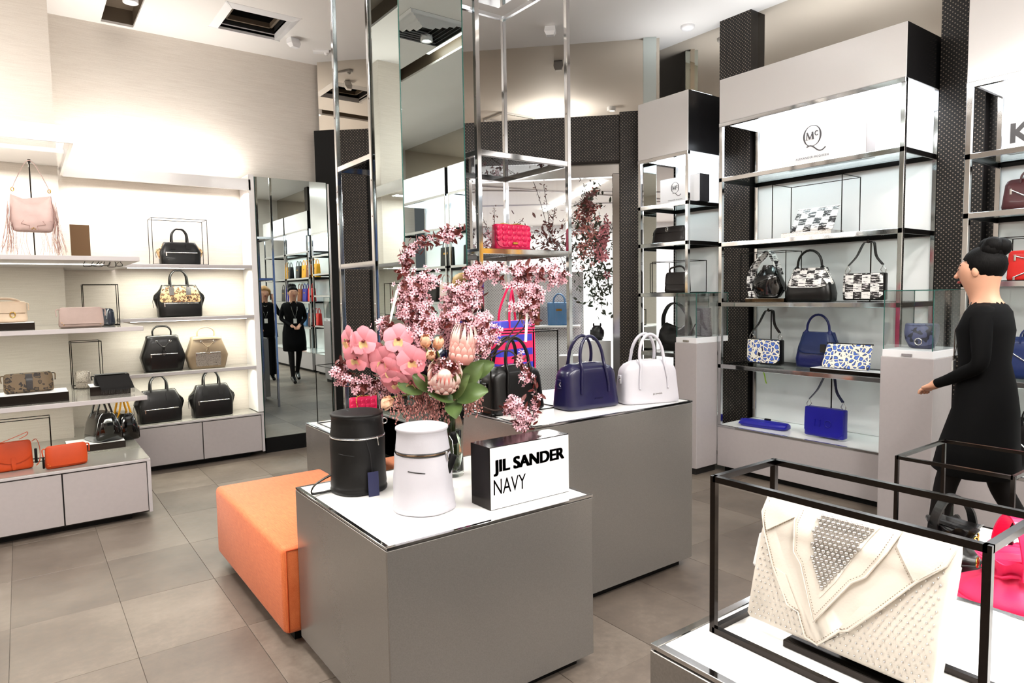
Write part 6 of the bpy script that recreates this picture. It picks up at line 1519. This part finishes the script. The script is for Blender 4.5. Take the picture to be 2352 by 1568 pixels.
# ================================================================= SHOP WINDOW BEYOND THE GLASS FRONT
def fp3(s, d, z): x, y = fpt(s, d); return Vector((x, y, z))
def garland(label, s, d, z, n_leaf, n_flow, rs, rz_, flower, leafm, nb=6):
    base = fp3(s, d, z); t = thing('hanging_flowers', label, 'flowers', base, 0, 'flower garlands in the shop window'); lf, fw, tw, ey = MB(), MB(), MB(), MB()
    ax = Vector((math.sqrt(.5), -math.sqrt(.5), 0)); ay = Vector((math.sqrt(.5), math.sqrt(.5), 0))
    def rp(): return ax * rnd.gauss(0, rs) + ay * rnd.gauss(0, .07) + Vector((0, 0, rnd.gauss(0, rz_)))
    for k in range(n_leaf): leafq(lf, rp(), Vector((rnd.gauss(0, 1), rnd.gauss(0, 1), rnd.gauss(0, 1))) - ay * .5, rnd.uniform(.03, .075), rnd.uniform(0, 6))
    for k in range(n_flow): blossom(fw, ey, rp() * .8 - ay * .05, -ay + Vector((rnd.gauss(0, .4), rnd.gauss(0, .4), rnd.gauss(0, .4))), rnd.uniform(.028, .045))
    for k in range(nb):
        e = rp() * 1.9 + Vector((0, 0, .12)); P = spline([Vector((0, 0, 0)), e * .5 + Vector((0, 0, .05)), e], 6); tw.tube(P, .003, 5)
        for p in P[4:]:
            for q in range(3): leafq(lf, p + Vector((rnd.gauss(0, .012), rnd.gauss(0, .012), rnd.gauss(0, .012))), Vector((rnd.gauss(0, 1), rnd.gauss(0, 1), 1)), rnd.uniform(.018, .035), rnd.uniform(0, 6))
    lf.build('leaves', leafm, t)['kind'] = 'stuff'; tw.build('twigs', 'twig', t)['kind'] = 'stuff'
    if n_flow: fw.build('blooms', flower, t)['kind'] = 'stuff'; ey.build('bloom_centres', 'blossom_eye', t)['kind'] = 'stuff'
    return t
garland('orchid and rose garland hanging at the right of the shop window', 2.64, .36, 2.02, 330, 60, .10, .20, 'rose_dusty', 'leaf_dark', 8)
garland('dark plum twigs spraying left above the shop window display', 2.24, .42, 2.02, 240, 0, .14, .13, 'rose_dusty', 'leaf_plum', 14)
garland('dark green trailing foliage under the window garland', 2.70, .40, 1.62, 260, 0, .09, .16, 'rose_dusty', 'leaf_dark', 6)
garland('pale orchid cluster at the right jamb of the shop window', 2.76, .32, 1.98, 14, 40, .035, .12, 'orchid', 'leaf_dark', 2)
garland('plum twigs and pale blooms behind the mirror column', 1.66, .40, 1.95, 110, 14, .10, .14, 'petal_cherry', 'leaf_plum', 8)
garland('deep red orchids at the top of the window garland', 2.62, .34, 2.34, 40, 30, .05, .10, 'leaf_plum', 'leaf_dark', 4)
# bags and blocks in the window
QF = A45
def wbag(label, s, d, z, m_, W, Hh): x, y = fpt(s, d); return simpletote((x, y, z), label, m_, W, Hh, QF + .0, .10, 'totes in the shop window')
x, y = fpt(2.20, .60); t = thing('window_shelf', 'thin white shelf on the perforated window panel', 'shelf', (x, y, 1.14), A45); MB().bbox(-.5, .32, -.13, .13, 0, .018, .002).build('board', 'white_plastic', t); MB().bar((-.4, .10, -.1), (-.4, .12, 0), .012).build('bracket', 'silver', t); MB().bar((.22, .10, -.1), (.22, .12, 0), .012).build('bracket', 'silver', t)
wbag('sky blue leather tote with a white tag in the shop window', 2.30, .60, 1.158, 'lea_steelblue', .24, .24)
wbag('brown leather tote beside the blue one in the shop window', 1.98, .62, 1.158, 'lea_brown', .22, .25)
x, y = fpt(2.70, .40); t = thing('window_plinth', 'white plinth at the right of the shop window', 'plinth', (x, y, 0), A45); MB().bbox(-.16, .14, -.12, .16, 0, 1.0, .003).build('block', 'lacquer_white', t); MB().bbox(-.16, .14, -.12, .16, 1.0, 1.012, .002).build('top', 'white_plastic', t)
t = thing('owl_bag', 'small black owl-shaped bag on the window plinth', 'handbag', (x, y, 1.012), A45)
Body([(0, .045, .035, 2.5), (.01, .06, .05, 2.5), (.06, .068, .055, 2.5), (.12, .055, .045, 2.5), (.15, .03, .025, 2.5)]).mesh(.004).build('body', 'lea_black', t)
for s in (-1, 1): MB().ball((s * .035, 0, .155), .016, 8, 6, (.6, .5, 1.3)).build('ear', 'lea_black', t); MB().ball((s * .062, -.01, .07), .03, 8, 6, (.35, .8, 1.4)).build('wing', 'lea_black', t)
x, y = fpt(2.44, .34); t = thing('window_block', 'low grey block in front of the window plinth', 'plinth', (x, y, 0), A45); MB().bbox(-.12, .10, -.1, .1, 0, .86, .003).build('block', 'grey_panel', t); MB().bbox(-.12, .10, -.1, .1, .86, .868, .002).build('top', 'white_plastic', t)
